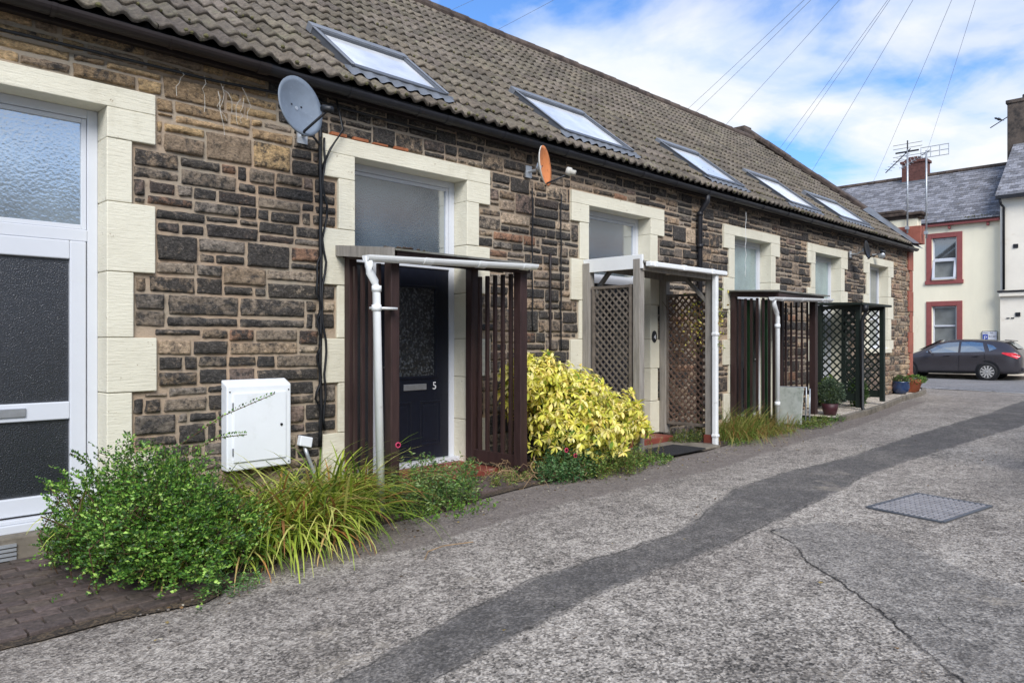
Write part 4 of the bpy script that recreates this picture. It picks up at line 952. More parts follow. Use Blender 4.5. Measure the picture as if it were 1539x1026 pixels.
# sprigs: arching stems with opposite leaves
P = []; D = []; stems = MB(); cen = np.array([1.82, 5.20, .05])
def hedge_r(d):
    lum = 1+.5*mnoise.noise(Vector((d*2.6).tolist()))+.25*mnoise.noise(Vector((d*6).tolist())); return np.array([.56, .84, .56])*lum
ns = 4600
for i in range(ns):
    d = g.normal(size=3); d[2] = abs(d[2])*.9-.12; d[1] -= .25; d /= np.linalg.norm(d); r_ = hedge_r(d); q = g.uniform(.62, 1.0) if i % 5 else g.uniform(.2, .7)
    p0 = cen+d*r_*q
    if p0[0]/p0[1] < .235: p0[0] = .235*p0[1]+g.uniform(0, .25)
    if p0[1] > 5.98: p0[1] = 5.98
    z0 = gz(p0[0])+.02
    if p0[2] < z0: p0[2] = z0+g.uniform(0, .08)
    dr = d*np.array([1, 1, .7])+g.normal(size=3)*.45; dr[2] += .25; dr /= np.linalg.norm(dr); ln = g.uniform(.05, .13) if i > 40 else g.uniform(.14, .24)
    n = int(ln/.0095); cur = p0.copy()
    for k in range(n):
        cur = cur+dr*.0095; dr[2] -= .012; sd = np.cross(dr, [0, 0, 1]); sd /= np.linalg.norm(sd)+1e-6; s2 = 1 if k % 2 else -1
        P.append(cur.copy()); D.append(dr*.5+sd*s2*.9+g.normal(size=3)*.25+np.array([0, 0, .25]))
    if i % 3 == 0: stems.tube([p0-dr*.05, p0+dr*ln*.5, cur], .0016, 3)
# one long wild shoot in front of the meter box
for (a, b) in (((2.0, 5.45, .62), (2.75, 5.3, 1.02)), ((2.1, 5.4, .6), (2.55, 5.35, .72)), ((1.5, 5.2, .5), (1.28, 5.0, .75)), ((1.45, 5.1, .3), (1.2, 4.95, .34))):
    a = np.array(a); b = np.array(b); n = 60
    for k in range(n):
        u = k/n; c_ = a+(b-a)*u+np.array([0, 0, .05*math.sin(u*3)]); P.append(c_); sd = np.array([.2, -.1, .9])*(1 if k % 2 else -1); D.append(sd+(b-a)*.9+g.normal(size=3)*.25)
    stems.tube([a, a+(b-a)*.5+np.array([0, 0, .05]), b], .003, 4)
P = np.array(P); D = np.array(D); D /= np.linalg.norm(D, axis=1)[:, None]
leaf_mesh(P, D, .026, .0165, [S(70, 108, 42), S(92, 136, 50), S(122, 164, 64), S(54, 84, 38), S(50, 78, 36), S(82, 122, 46), S(156, 188, 90)], 'foliage', H, 'leafshiny', g)
for i in range(60):
    x, y = g.uniform(1.3, 2.2), g.uniform(4.9, 5.8); stems.tube([(x, y, gz(x)), (x+g.uniform(-.15, .15), y-.1, .2), (x+g.uniform(-.3, .3), y+g.uniform(-.4, .1), .42)], .004, 4)
prop(stems.build('branches', 'twig', H), kind='stuff')
# strap-leaved clump
K = thing('strap_leaf_clump', (2.95, 5.4, 0), 'arching yellow-green strap-leaved clump between the meter box and the porch', 'plant')
sp_ = []
yel = [S(176, 190, 76), S(150, 170, 62), S(196, 204, 96), S(118, 144, 50), S(206, 204, 116), S(98, 122, 48)]
brn = [S(190, 136, 80), S(150, 106, 66), S(204, 172, 112)]
for i in range(1750):
    x = g.uniform(1.9, 3.7); y = g.uniform(4.80 if x < 3.1 else 5.22, 5.9); 
    if g.random() < .35: x, y = g.uniform(2.15, 3.2), g.uniform(4.72, 5.4)
    az = g.uniform(-2.9, -.2) if g.random() < .7 else g.uniform(-math.pi, math.pi)
    sp_.append(((x, y, gz(x)), az, g.uniform(.5, 1.0)*(1 if x > 2.5 else .8), g.uniform(.55, 1.5), g.uniform(.009, .016), (brn[g.integers(3)] if g.random() < .13 else yel[g.integers(6)])))
for i in range(90):
    x = g.uniform(1.4, 2.5); sp_.append(((x, g.uniform(5.2, 5.8), .1), g.uniform(-2.6, -.5), g.uniform(.5, .8), g.uniform(.4, 1.2), .008, yel[g.integers(6)]))
blades(sp_, 'foliage', 'leaf', K)
# yellow shrub of whorled leaves
B_ = thing('golden_shrub', (6.5, 5.4, 0), 'bright yellow leafy shrub between the slatted porch and the lattice porch', 'shrub')
P = []; D = []; cl = []; st = MB(); g = np.random.default_rng(5)
lobes = [((5.88, 5.55, .92), (.42, .36, .36)), ((6.35, 5.4, .60), (.62, .55, .42)), ((6.95, 5.38, .50), (.50, .45, .36)), ((6.2, 5.2, .42), (.60, .50, .34)), ((7.2, 5.35, .45), (.34, .35, .26)), ((6.5, 5.55, .80), (.42, .35, .30))]
YL = [S(236, 228, 110), S(246, 238, 140), S(222, 216, 92), S(250, 238, 165), S(204, 206, 84), S(244, 220, 130)]
GL = [S(110, 140, 48), S(150, 168, 62), S(86, 116, 40)]
for (c_, r_) in lobes:
    for i in range(360):
        d = g.normal(size=3); d[1] -= .5; d[2] += .25; d /= np.linalg.norm(d); q = g.uniform(.55, 1.02)
        lum = 1+.45*mnoise.noise(Vector((d*3.2+c_[0]).tolist()))+(.12 if g.random() < .06 else 0); p = np.array(c_)+d*np.array(r_)*q*lum
        if p[2] < .12 or p[1] > 6.0: continue
        if p[0] < 5.56: p[0] = 5.56+g.uniform(0, .05)
        n = d+g.normal(size=3)*.3+np.array([-.25, -.35, .3]); n /= np.linalg.norm(n); a = np.cross(n, g.normal(size=3)); a /= np.linalg.norm(a); b = np.cross(n, a)
        inner = q < .64; nl = g.integers(5, 10)
        for k in range(nl):
            an = 2*math.pi*k/nl+g.uniform(-.25, .25); e = g.uniform(.05, .4)
            P.append(p); D.append((a*math.cos(an)+b*math.sin(an))*math.cos(e)+n*math.sin(e)-np.array([0, 0, .15])); 
            cl.append(GL[g.integers(3)] if (inner or g.random() < .05) else YL[g.integers(6)])
        if i % 6 == 0: st.tube([(6.5+(p[0]-6.5)*.3, 5.5, .05), tuple((np.array([6.5, 5.5, .3])+p)/2), tuple(p)], .005, 4)
P = np.array(P); D = np.array(D); D /= np.linalg.norm(D, axis=1)[:, None]; N = len(P)
r_ = g.normal(size=(N, 3)); up_ = np.tile([0, 0, 1.], (N, 1))+r_*.3; sd = np.cross(D, up_); sd /= np.linalg.norm(sd, axis=1)[:, None]; nn = np.cross(sd, D)
l = (g.uniform(.05, .10, N))[:, None]; w = l*.42
V = np.stack([P, P+D*l*.3+sd*w*.4+nn*.004, P+D*l*.65+sd*w*.5+nn*.004-nn*l*.05, P+D*l-nn*l*.22, P+D*l*.65-sd*w*.5+nn*.004-nn*l*.05, P+D*l*.3-sd*w*.4+nn*.004], 1).reshape(-1, 3)
b = np.arange(N)[:, None]*6; F = (b+np.arange(6)[None, :])
npmesh('foliage', V, F, np.array(cl)*g.uniform(.85, 1.12, N)[:, None], 'leaf', B_); prop(st.build('branches', 'twig', B_), kind='stuff')
# weeds
def weed(cx, cy, n, rad, h, label, cols, seed, lw=(.035, .008), name='weed_clump', z0=0, flowers=(), dry=0):
    g = np.random.default_rng(seed); T_ = thing(name, (cx, cy, z0), label, 'weeds'); P = []; D = []; st = MB()
    for i in range(n):
        a = g.uniform(0, 6.28); rr = rad*math.sqrt(g.random()); x = cx+rr*math.cos(a)*1.0; y = cy+rr*math.sin(a)*.55; hh = h*g.uniform(.35, 1.1)*(1.05-.4*rr/rad)
        lx, ly = g.normal(0, .22, 2)*hh; p0 = np.array([x, y, z0]); p1 = np.array([x+lx*.4, y+ly*.4, z0+hh*.6]); p2 = np.array([x+lx*1.3, y+ly*1.3-.03, z0+hh])
        if i % 2 == 0: st.tube([p0, p1, p2], .0016, 3)
        m = int(hh/.012)+3
        for k in range(m):
            u = (k+1)/m; c_ = p0*(1-u)**2+2*p1*u*(1-u)+p2*u*u; sd = g.normal(size=3); sd[2] = abs(sd[2])*.5; P.append(c_); D.append(sd)
    P = np.array(P); D = np.array(D); D /= np.linalg.norm(D, axis=1)[:, None]
    leaf_mesh(P, D, lw[0], lw[1], cols, 'foliage', T_, 'leaf', g); prop(st.build('stems', 'stem' if dry else 'twig', T_), kind='stuff')
    for (fx, fy, fz) in flowers:
        f = MB()
        for k in range(9):
            a = k*.7; e = .3+.08*k; f.obox((fx+.014*math.cos(a), fy-.01, fz+.012*math.sin(a)), (.011*math.cos(a), 0, .011*math.sin(a)), (0, .003, 0), (-.008*math.sin(a), 0, .008*math.cos(a)))
        f.build('flower', 'flower', T_)
    return T_
MT['flower'] = plain('pink_petals', S(204, 70, 104), .6, .15, 30, 0)
GR = [S(84, 120, 48), S(112, 146, 66), S(66, 98, 44), S(140, 160, 82)]; GY = [S(128, 138, 62), S(96, 116, 52), S(158, 160, 84), S(110, 100, 58)]
GD = [S(92, 128, 74), S(66, 104, 54), S(120, 148, 96)]
weed(4.05, 4.98, 190, .48, .46, 'feathery green weeds growing at the foot of the white round downpipe', GR+GD+[S(150,168,110)], 21, (.04, .012), flowers=[(3.70, 5.02, .56)])
weed(4.0, 4.72, 120, .5, .09, 'low mat of bright green weeds spilling over the edge of the alley', [S(96, 140, 48), S(76, 118, 40), S(122, 156, 60)], 22, (.02, .014))
weed(4.55, 5.35, 16, .3, .42, 'tall thin weed stems in front of the red step', GR+GD, 23, (.045, .016))
weed(5.1, 5.15, 40, .25, .22, 'sprawling weeds growing between the red step and the slatted panel', GR+GY, 36, (.03, .01), dry=1)
weed(5.85, 5.0, 190, .45, .38, 'blue-green rose suckers below the yellow shrub', GD+[S(60, 96, 60)], 24, (.036, .018), flowers=[(5.66, 4.86, .33), (5.80, 4.86, .26)])
weed(6.4, 4.95, 260, .62, .34, 'mixed olive weeds along the front edge of the yellow shrub', GY+GR, 25, (.036, .012))
weed(7.25, 4.95, 120, .42, .13, 'low green weeds beside the post of the weathered lattice porch', GR, 26, (.026, .014))
weed(7.5, 5.1, 14, .25, .4, 'tall thin weeds around the near lattice porch post', GY, 27, (.02, .007), dry=1)
weed(9.05, 5.55, 90, .35, .20, 'dark green weeds under the far lattice panel', [S(70, 92, 44), S(88, 108, 52), S(116, 124, 60)], 28, (.03, .014), z0=.01)
weed(9.45, 5.0, 50, .3, .09, 'bright green tuft of weeds behind the square downpipe', GR, 29, (.024, .012))
weed(12.3, 5.12, 130, .5, .20, 'green weeds in front of the leaning table top', GR+GY, 30, (.035, .014))
weed(13.1, 5.1, 60, .3, .12, 'small rounded weeds beside the maroon pot', GR+GD, 31, (.03, .014), z0=.03)
weed(1.95, 4.34, 46, .22, .15, 'pale green feathery weed at the front corner of the dark shrub', [S(104, 144, 84), S(84, 126, 66), S(130, 164, 100)], 32, (.03, .008), z0=-.09)
weed(2.6, 4.85, 60, .5, .16, 'yellow-green low growth below the strap-leaved clump', GR+GY, 33, (.022, .013), z0=-.05)
# grass clump by porch 3
Gs = thing('grass_clump', (10.2, 5.2, 0), 'long yellowing grass clump at the foot of the brown slatted porch', 'grass'); g = np.random.default_rng(9)
sp_ = [((x := 9.45+2.2*g.beta(1.2, 1.6), g.uniform(5.0, 5.75), 0), g.uniform(-3.1, -.1) if g.random() < .7 else g.uniform(0, 6.28), g.uniform(.4, .9)*(1-.5*(x-9.45)/2.2), g.uniform(.4, 1.6), g.uniform(.003, .0065), [S(150, 156, 80), S(124, 146, 62), S(176, 166, 96), S(100, 126, 52), S(164, 124, 74)][g.integers(5)]) for _ in range(1500)]
blades(sp_, 'foliage', 'leaf', Gs)
# dry tangle by porch panel
g = np.random.default_rng(10); mb = MB()
for i in range(70):
    x, y = g.uniform(5.0, 6.0), g.uniform(4.95, 5.5); p = [(x, y, g.uniform(0, .12))]; a = g.uniform(0, 6.28)
    for k in range(8): a += g.normal(0, .5); x += .05*math.cos(a); y += .04*math.sin(a); p.append((x, y, max(.01, p[-1][2]+g.normal(0, .035))))
    mb.tube(p, .0022 if i % 8 else .005, 4)
prop(mb.build('dry_stems', 'stem'), 'tangle of dry brown stems on the ground beneath the slatted porch panel', 'dead stems')
g = np.random.default_rng(12)
weed(5.35, 5.3, 70, .35, .13, 'mossy olive growth under the right slatted panel of the porch', GY+[S(120, 110, 60)], 35, (.018, .009))
prop(MB().tube([(3.1, 3.9, -.035), (3.2, 3.99, -.02), (3.35, 4.0, -.012), (3.58, 3.95, -.02)], .004, 5).build('fallen_twig', 'stem'), 'pale fallen twig lying on the asphalt in front of the porch', 'twig')
g = np.random.default_rng(41); n = 420; X_ = g.uniform(1.2, 13, n); Yb = np.interp(X_, [1.2, 2.5, 4, 6, 9, 13], [4.2, 4.6, 4.7, 4.75, 4.75, 5.0]); Y_ = Yb-np.abs(g.normal(0, .22, n))+.08
k = g.random(n) < .18; Y_[k] = g.uniform(.8, 4.2, k.sum())
P = np.stack([X_, Y_, np.array([gz(x)+.013 for x in X_])], 1); D = g.normal(size=(n, 3)); D[:, 2] = .08; D /= np.linalg.norm(D, axis=1)[:, None]
prop(leaf_mesh(P, D, .026, .014, [S(120, 92, 56), S(92, 74, 50), S(150, 130, 80), S(84, 96, 50), S(190, 180, 160)], 'fallen_leaves', None, 'leaf', g, .1), 'small fallen leaves and petals scattered on the asphalt along the planting', 'fallen leaves', kind='stuff')
mb = MB()
for i in range(600):
    x = g.uniform(1.1, 11); y = float(np.interp(x, [1.2, 2.5, 4, 6, 9, 13], [4.2, 4.6, 4.7, 4.75, 4.75, 5.0]))-abs(g.normal(0, .4))+.1; q = g.uniform(.002, .0075); k_ = g.uniform(.5, 1.5)
    mb.obox((x, y, gz(x)+.01+q*.3), (q, q*.3, 0), (-q*.3, q*.8, q*.2), (0, -q*.1, q*.6))
prop(mb.build('grit', 'concrete'), 'loose grit and small stones lying along the edge of the alley', 'grit', kind='stuff')
# climber on lattice
C_ = thing('climbing_plant', (9.1, 5.3, .0), 'thin yellow-leaved climber tangled in the far lattice panel and downpipe', 'climber')
g = np.random.default_rng(14); P = np.stack([g.normal(9.15, .03, 260), np.where(g.random(260) < .6, g.normal(5.5, .16, 260), g.normal(5.12, .05, 260)), g.normal(1.8, .16, 260)], 1); P[::3, 2] -= .35
D = g.normal(size=(260, 3)); D[:, 2] -= .4; D /= np.linalg.norm(D, axis=1)[:, None]
leaf_mesh(P, D, .05, .028, [S(170, 168, 70), S(150, 120, 60), S(120, 134, 56), S(196, 180, 90)], 'foliage', C_, 'leaf', g)
mb = MB()
for i in range(12):
    y = g.uniform(5.2, 5.8); z = g.uniform(1.0, 1.6); mb.tube([(9.17, y, z), (9.15, y+g.normal(0, .1), z+.3), (9.16, y+g.normal(0, .15), 2.0)], .004, 4)
prop(mb.build('stems', 'twig', C_), kind='stuff')

# ------------------------------------------------------------------ the street beyond
def slates(mb, P0, ux, us, wx, ws, sw=.26, sh=.2, n=None):
    nr = int(ws/sh); ux = Vector(ux); us = Vector(us).normalized(); nn = ux.cross(us).normalized(); 
    if nn.z < 0: nn = -nn
    for r in range(nr):
        x = -(r % 2)*sw/2
        while x < wx:
            a, b = max(0, x), min(wx, x+sw-.006)
            if b > a:
                k = random.uniform(.6, 1.35); j = random.uniform(0, .01); c = (k, k, k*1.02)
                p = Vector(P0)+ux*((a+b)/2)+us*(r+.5)*sh+nn*(.012+j); mb.obox(p, ux*(b-a)/2, us*sh*.56-nn*.006, nn*.006, c)
            x += sw
HC = thing('cream_house', (34.5, 11, 0), 'cream rendered two-storey house with red window surrounds and slate roof across the street', 'house')
mb = MB()
XF = 34.0
wins = [(8.14, 9.46, 3.77, 5.87), (8.14, 9.46, .85, 3.07), (9.98, 11.0, .1, 2.9), (11.8, 13.1, 3.77, 5.87), (11.8, 13.1, .85, 3.07)]
# facade with window holes as grid
ys = sorted({6.8, 16.0}|{w[0]+.22 for w in wins}|{w[1]-.22 for w in wins}); zs = sorted({0., 6.3}|{w[2]+.2 for w in wins}|{w[3]-.2 for w in wins})
for i in range(len(ys)-1):
    for j in range(len(zs)-1):
        yc, zc = (ys[i]+ys[i+1])/2, (zs[j]+zs[j+1])/2
        if any(w[0]+.2 < yc < w[1]-.2 and w[2]+.18 < zc < w[3]-.18 for w in wins): continue
        mb.box(XF, XF+.3, ys[i], ys[i+1], zs[j], zs[j+1])
mb.box(XF+.3, 41, 6.8, 16, 0, 6.3); mb.build('wall', 'render', HC)
mb = MB(); slates(mb, (XF-.25, 6.78, 6.28), (0, 1, 0), (3.75, 0, 2.72), 9.4, 4.63, .28, .2)
mb.add([(XF-.25, 6.78, 6.26), (XF-.25, 16.1, 6.26), (37.5, 16.1, 8.98), (37.5, 6.78, 8.98)], [(0, 1, 2, 3)], (.5, .5, .5)); mb.add([(37.5, 6.78, 8.98), (37.5, 16.1, 8.98), (41.2, 16.1, 6.2), (41.2, 6.78, 6.2)], [(0, 1, 2, 3)], (.5, .5, .5))
hr = mb.build('roof', 'slate', HC)
mb = MB(); y = 6.8
while y < 16: mb.tube([(37.5, y, 9.0), (37.5, y+.44, 9.0)], .12, 8); y += .45
mb.build('ridge_tiles', 'coping', hr)
mb = MB(); mb.box(37.1, 37.8, 10.36, 11.36, 8.4, 9.62, (1, 1, 1)); mb.box(37.05, 37.85, 10.3, 11.42, 9.62, 9.74); mb.prism([(37.1, 10.4, 9.74), (37.1, 11.3, 9.74), (37.1, 11.05, 9.9), (37.1, 10.65, 9.9)], (.6, 0, 0))
ch = mb.build('chimney', 'redbrick', hr, bevel=.01)
mb = MB(); mb.box(37.04, 37.86, 10.3, 11.42, 8.62, 8.78); mb.build('flashing', 'lead', hr)
trough_mb = MB().box(XF-.2, XF-.08, 6.82, 16, 6.14, 6.27)
y = 7.2
while y < 16: trough_mb.box(XF-.14, XF, y, y+.09, 6.0, 6.14); y += 1.35
trough_mb.build('gutter', 'redtrim', HC, bevel=.02)
leafy(500, (33.95, 7.6, 6.36), (.15, .7, .07), .05, .03, [S(90, 100, 50), S(120, 110, 70)], 'roof_moss', HC, seed=2)
for i, (a, b, c_, d) in enumerate(wins):
    mb = MB(); w = .2
    mb.box(XF-.04, XF+.12, a, a+w, c_, d); mb.box(XF-.04, XF+.12, b-w, b, c_, d); mb.box(XF-.042, XF+.12, a+w, b-w, d-w, d)
    if i != 2: mb.box(XF-.07, XF+.12, a-.04, b+.04, c_, c_+.16)
    mb.build('window_surround' if i != 2 else 'door_surround', 'redtrim', HC, bevel=.01)
    a2, b2, c2, d2 = a+w, b-w, c_+.16 if i != 2 else .1, d-w
    mb = MB(); fw = .07
    def fx(x0, x1, ya, yb, za, zb): mb.box(x0, x1, ya, yb, za, zb)
    fx(XF+.1, XF+.17, a2, a2+fw, c2, d2); fx(XF+.1, XF+.17, b2-fw, b2, c2, d2); fx(XF+.1, XF+.17, a2+fw, b2-fw, d2-fw, d2); fx(XF+.1, XF+.17, a2+fw, b2-fw, c2, c2+fw)
    zm = (c2+d2)/2+(.12 if i == 1 else 0)
    if i == 2: fx(XF+.12, XF+.17, a2+fw, b2-fw, c2+fw, d2-.5); fx(XF+.11, XF+.17, a2+fw, b2-fw, d2-.45, d2-.38); f_ = mb.build('front_door', 'upvc', HC, bevel=.008); MB().box(XF+.15, XF+.16, a2+fw, b2-fw, d2-.38, d2-fw).build('pane', 'g_clear', f_); continue
    fx(XF+.09, XF+.17, a2+fw, b2-fw, zm-.035, zm+.035)
    f_ = mb.build('window', 'upvc', HC, bevel=.008)
    MB().box(XF+.15, XF+.16, a2+fw, b2-fw, zm+.035, d2-fw).build('pane', 'g_clear' if i in (0, 3) else 'g_net', f_)
    MB().box(XF+.15, XF+.16, a2+fw, b2-fw, c2+fw, zm-.035).build('pane', 'g_net', f_)
    if i == 0:   # tilted open lower sash
        mb = MB(); z0_, z1_ = c2+.03, zm-.02
        for (ya, yb) in ((a2+.03, a2+.11), (b2-.11, b2-.03)): mb.beam((XF-.10, (ya+yb)/2, z0_), (XF+.07, (ya+yb)/2, z1_), .08, .04, up=(1, 0, 0))
        mb.beam((XF-.10, a2+.03, z0_+.04), (XF-.10, b2-.03, z0_+.04), .05, .08); mb.beam((XF+.06, a2+.03, z1_-.04), (XF+.06, b2-.03, z1_-.04), .05, .08)
        s_ = mb.build('open_sash', 'upvc', f_)
# tall neighbour on the right
HT = thing('tall_white_house', (34.5, 3, 0), 'taller pale rendered house with drainpipe at the right edge, beyond the parked car', 'house')
mb = MB(); mb.box(33.72, 41, -6, 6.79, 0, 7.05); mb.build('wall', 'render2', HT)
mb = MB(); mb.box(33.60, 33.72, -6, 6.82, 3.15, 3.32); mb.build('ledge', 'render2', HT, bevel=.02)
mb = MB(); mb.box(33.56, 33.73, -6, 6.86, 3.32, 3.38); mb.build('ledge_flashing', 'blackmetal', HT)
mb = MB(); slates(mb, (33.42, 2, 7.02), (0, 1, 0), (4.2, 0, 3.4), 4.9, 5.4, .3, .22); mb.add([(33.42, -6, 7.0), (33.42, 6.9, 7.0), (37.6, 6.9, 10.4), (37.6, -6, 10.4)], [(0, 1, 2, 3)], (.6, .6, .6)); mb.add([(33.75, 6.79, 7.0), (41.5, 6.79, 7.0), (37.6, 6.79, 10.35)], [(0, 1, 2)], (.7, .7, .7)); mb.add([(37.6, -6, 10.4), (37.6, 6.9, 10.4), (41.8, 6.9, 7), (41.8, -6, 7)], [(0, 1, 2, 3)], (.6, .6, .6))
tr = mb.build('roof', 'slate', HT)
mb = MB(); mb.box(36.6, 37.4, 5.9, 7.12, 7.2, 11.35); mb.box(36.55, 37.45, 5.85, 7.17, 11.35, 11.5); mb.tube([(37, 6.5, 11.5), (37, 6.5, 11.72)], .16, 12); mb.build('chimney', 'grimestack', tr, bevel=.02)
mb = MB().box(33.38, 33.5, -6, 6.88, 6.9, 7.02); mb.build('gutter', 'blackmetal', HT)
mb = MB().tube([(33.44, 6.75, 6.92), (33.5, 6.72, 6.7), (33.66, 6.66, 6.6), (33.66, 6.66, 3.42)], .045, 8); mb.build('downpipe', 'blackmetal', HT, smooth=True)
for (y, z) in ((6.2, 5.0), (6.13, 2.38)): MB().box(33.69, 33.72, y, y+.16, z, z+.15).build('air_brick', 'blackmetal', HT)
MB().box(33.695, 33.72, 6.48, 6.58, 2.30, 2.34).box(33.695, 33.72, 6.33, 6.43, 2.30, 2.34).build('wall_label', 'darkdoor', HT)
# parking sign
SG = thing('parking_sign', (33.9, 7.18, 1.3), 'small white parking sign with blue P on the cream wall behind the car', 'sign')
MB().box(33.955, 33.975, 6.93, 7.45, 1.28, 1.83).build('plate', 'signwhite', SG, bevel=.004)
MB().box(33.951, 33.954, 6.925, 6.945, 1.28, 1.83).box(33.951, 33.954, 7.435, 7.455, 1.28, 1.83).box(33.951, 33.954, 6.945, 7.435, 1.815, 1.832).build('border', 'black', SG)
MB().box(33.949, 33.954, 7.25, 7.42, 1.46, 1.70).build('blue_square', 'signblue', SG)
text_on(SG, 'letter', 'P', 7.335*0+33.948, 7.335, 1.49, .22, 'letters', 'x', .0015); text_on(SG, 'text', 'Mon - Sat', 33.953, 7.24, 1.73, .085, 'black', 'x', .0015)
text_on(SG, 'text', '8am-6pm', 33.953, 7.09, 1.60, .07, 'black', 'x', .0015)

# car ------------------------------------------------------------
CR = thing('parked_car', (32.0, 7.9, 0), 'dark grey five-door hatchback parked across the end of the alley', 'car')
XC = 32.05; HWID = .89
# stations: (y, sill z, belt z, roof z, half width factor, roof half width)
Yr = 5.62
stn = [  # s from the rear, bottom, belt, top, width, cabin half width at top
 (0.00, .42, .78, .80, .62, .50), (.05, .30, .92, .96, .76, .56), (.16, .24, 1.02, 1.10, .83, .60), (.34, .22, 1.06, 1.30, .87, .62), (.55, .22, 1.05, 1.42, .89, .60), (.85, .22, 1.03, 1.47, .90, .60),
 (1.3, .22, 1.01, 1.50, .90, .60), (1.9, .20, .99, 1.515, .90, .61), (2.35, .20, .97, 1.49, .90, .60), (2.8, .20, .95, 1.38, .90, .60), (3.15, .20, .93, 1.20, .90, .62), (3.42, .21, .91, 1.03, .89, .66), (3.7, .22, .87, .95, .88, .66), (4.05, .24, .78, .86, .84, .60), (4.28, .28, .66, .76, .74, .50), (4.40, .34, .56, .62, .56, .36)]
def sect(st_):
    s_, zb, zbelt, zt, w, wt = st_; y = Yr+s_; zm = zb+(zbelt-zb)*.55
    return [(w*.90, zb), (w*.985, zb+.10), (w, zm), (w*.985, zm+(zbelt-zm)*.7), (w*.94, zbelt), (wt+(w*.94-wt)*.55, zbelt+(zt-zbelt)*.48), (wt*1.02, zt-(zt-zbelt)*.12), (wt*.86, zt-.012), (wt*.45, zt), (0, zt+.004)]
V = []; F = []; K_ = 10
rows = []
for st_ in stn:
    hs = sect(st_); y = Yr+st_[0]; ring = [(XC-a, y, b) for a, b in hs]+[(XC+a, y, b) for a, b in hs[-2::-1]]; rows.append(ring)
n = len(rows[0]); mb = MB()
vs = [p for r_ in rows for p in r_]; fs = []
for i in range(len(rows)-1):
    for k in range(n-1): fs.append((i*n+k, (i+1)*n+k, (i+1)*n+k+1, i*n+k+1))
fs.append(tuple(range(n))); fs.append(tuple(range((len(rows)-1)*n, len(rows)*n)))
for i in range(len(rows)-1): fs.append((i*n, (i+1)*n, (i+1)*n+n-1, i*n+n-1))
mb.add(vs, fs); body = mb.build('body', 'carpaint', CR, smooth=True)
md = body.modifiers.new('sub', 'SUBSURF'); md.levels = 2; md.render_levels = 2
def interp(s_):
    A_ = np.array([(x[0], *[v for p in sect(x) for v in p]) for x in stn]); return [(np.interp(s_, A_[:, 0], A_[:, 1+2*k]), np.interp(s_, A_[:, 0], A_[:, 2+2*k])) for k in range(K_)]
def side_pt(s_, z, out=.012):
    h = interp(s_); zs_ = [p[1] for p in h[:8]]; ws_ = [p[0] for p in h[:8]]; return (XC-float(np.interp(z, zs_, ws_))-out, Yr+s_, z)
def side_panel(name, poly, m, parent, out=.010, th=.01):   # poly in (s,z)
    # subdivide along edges for curvature
    pts = []
    for i in range(len(poly)):
        a, b = poly[i], poly[(i+1) % len(poly)]
        for j in range(5): u = j/5; pts.append((a[0]+(b[0]-a[0])*u, a[1]+(b[1]-a[1])*u))
    cx_, cz_ = np.mean([p[0] for p in pts]), np.mean([p[1] for p in pts])
    v = [side_pt(cx_, cz_, out)]+[side_pt(s_, z, out) for s_, z in pts]+[side_pt(s_, z, out-th) for s_, z in pts]; n_ = len(pts)
    f = [(0, 1+i, 1+(i+1) % n_) for i in range(n_)]+[(1+i, 1+(i+1) % n_, 1+n_+(i+1) % n_, 1+n_+i) for i in range(n_)]
    return MB().add(v, f).build(name, m, parent)
# rear = small s.  windows
side_panel('side_window', [(1.00, 1.07), (1.10, 1.33), (.90, 1.27), (.78, 1.16)], 'g_car', CR)
side_panel('side_window', [(1.14, 1.045), (1.92, 1.02), (1.92, 1.40), (1.60, 1.41), (1.24, 1.37)], 'g_car', CR)
side_panel('side_window', [(2.00, 1.015), (2.95, .985), (3.10, 1.02), (2.72, 1.27), (2.40, 1.37), (2.00, 1.40)], 'g_car', CR)
side_panel('door_seam', [(1.955, .35), (1.965, .35), (1.965, 1.0), (1.955, 1.0)], 'black', CR, .004, .004)
side_panel('door_seam', [(1.10, .62), (1.11, .62), (1.16, 1.0), (1.15, 1.0)], 'black', CR, .004, .004)
side_panel('sill_trim', [(1.3, .26), (3.0, .26), (3.0, .31), (1.3, .31)], 'black', CR, .008, .01)
for s_ in (1.3, 2.25): side_panel('door_handle', [(s_, .90), (s_+.2, .885), (s_+.2, .915), (s_, .93)], 'carpaint', CR, .035, .02)
side_panel('tail_lamp', [(.06, .90), (.16, .80), (.30, .86), (.62, .99), (.58, 1.03), (.2, 1.0)], 'redlamp', CR, .012, .02)
MB().obox((XC-1.0, Yr+2.9, 1.03), (.09, 0, 0), (0, .05, 0), (0, .02, .06)).build('wing_mirror', 'carpaint', CR, smooth=True, bevel=.03)
mb = MB(); mb.add([(XC-.52, Yr+.20, 1.14), (XC+.52, Yr+.20, 1.14), (XC+.50, Yr+.50, 1.39), (XC-.50, Yr+.50, 1.39)], [(0, 1, 2, 3)]); mb.v = [(x, y-.02, z+.03) for x, y, z in mb.v]; mb.build('rear_window', 'g_car', CR)
mb = MB(); mb.add([(XC-.60, Yr+3.40, 1.06), (XC+.60, Yr+3.40, 1.06), (XC+.52, Yr+2.66, 1.45), (XC-.52, Yr+2.66, 1.45)], [(0, 1, 2, 3)]); mb.v = [(x, y+.02, z+.03) for x, y, z in mb.v]; mb.build('windscreen', 'g_car', CR)
MB().obox((XC, Yr+.48, 1.455), (.52, 0, 0), (0, .11, .015), (0, 0, .015)).build('spoiler', 'carpaint', CR, bevel=.01)
MB().box(XC-.27, XC+.27, Yr-.012, Yr+.02, .62, .73).build('number_plate', 'signwhite', CR)
MB().box(XC-.7, XC+.7, Yr-.03, Yr+.12, .36, .50).build('bumper', 'carpaint', CR, bevel=.03)
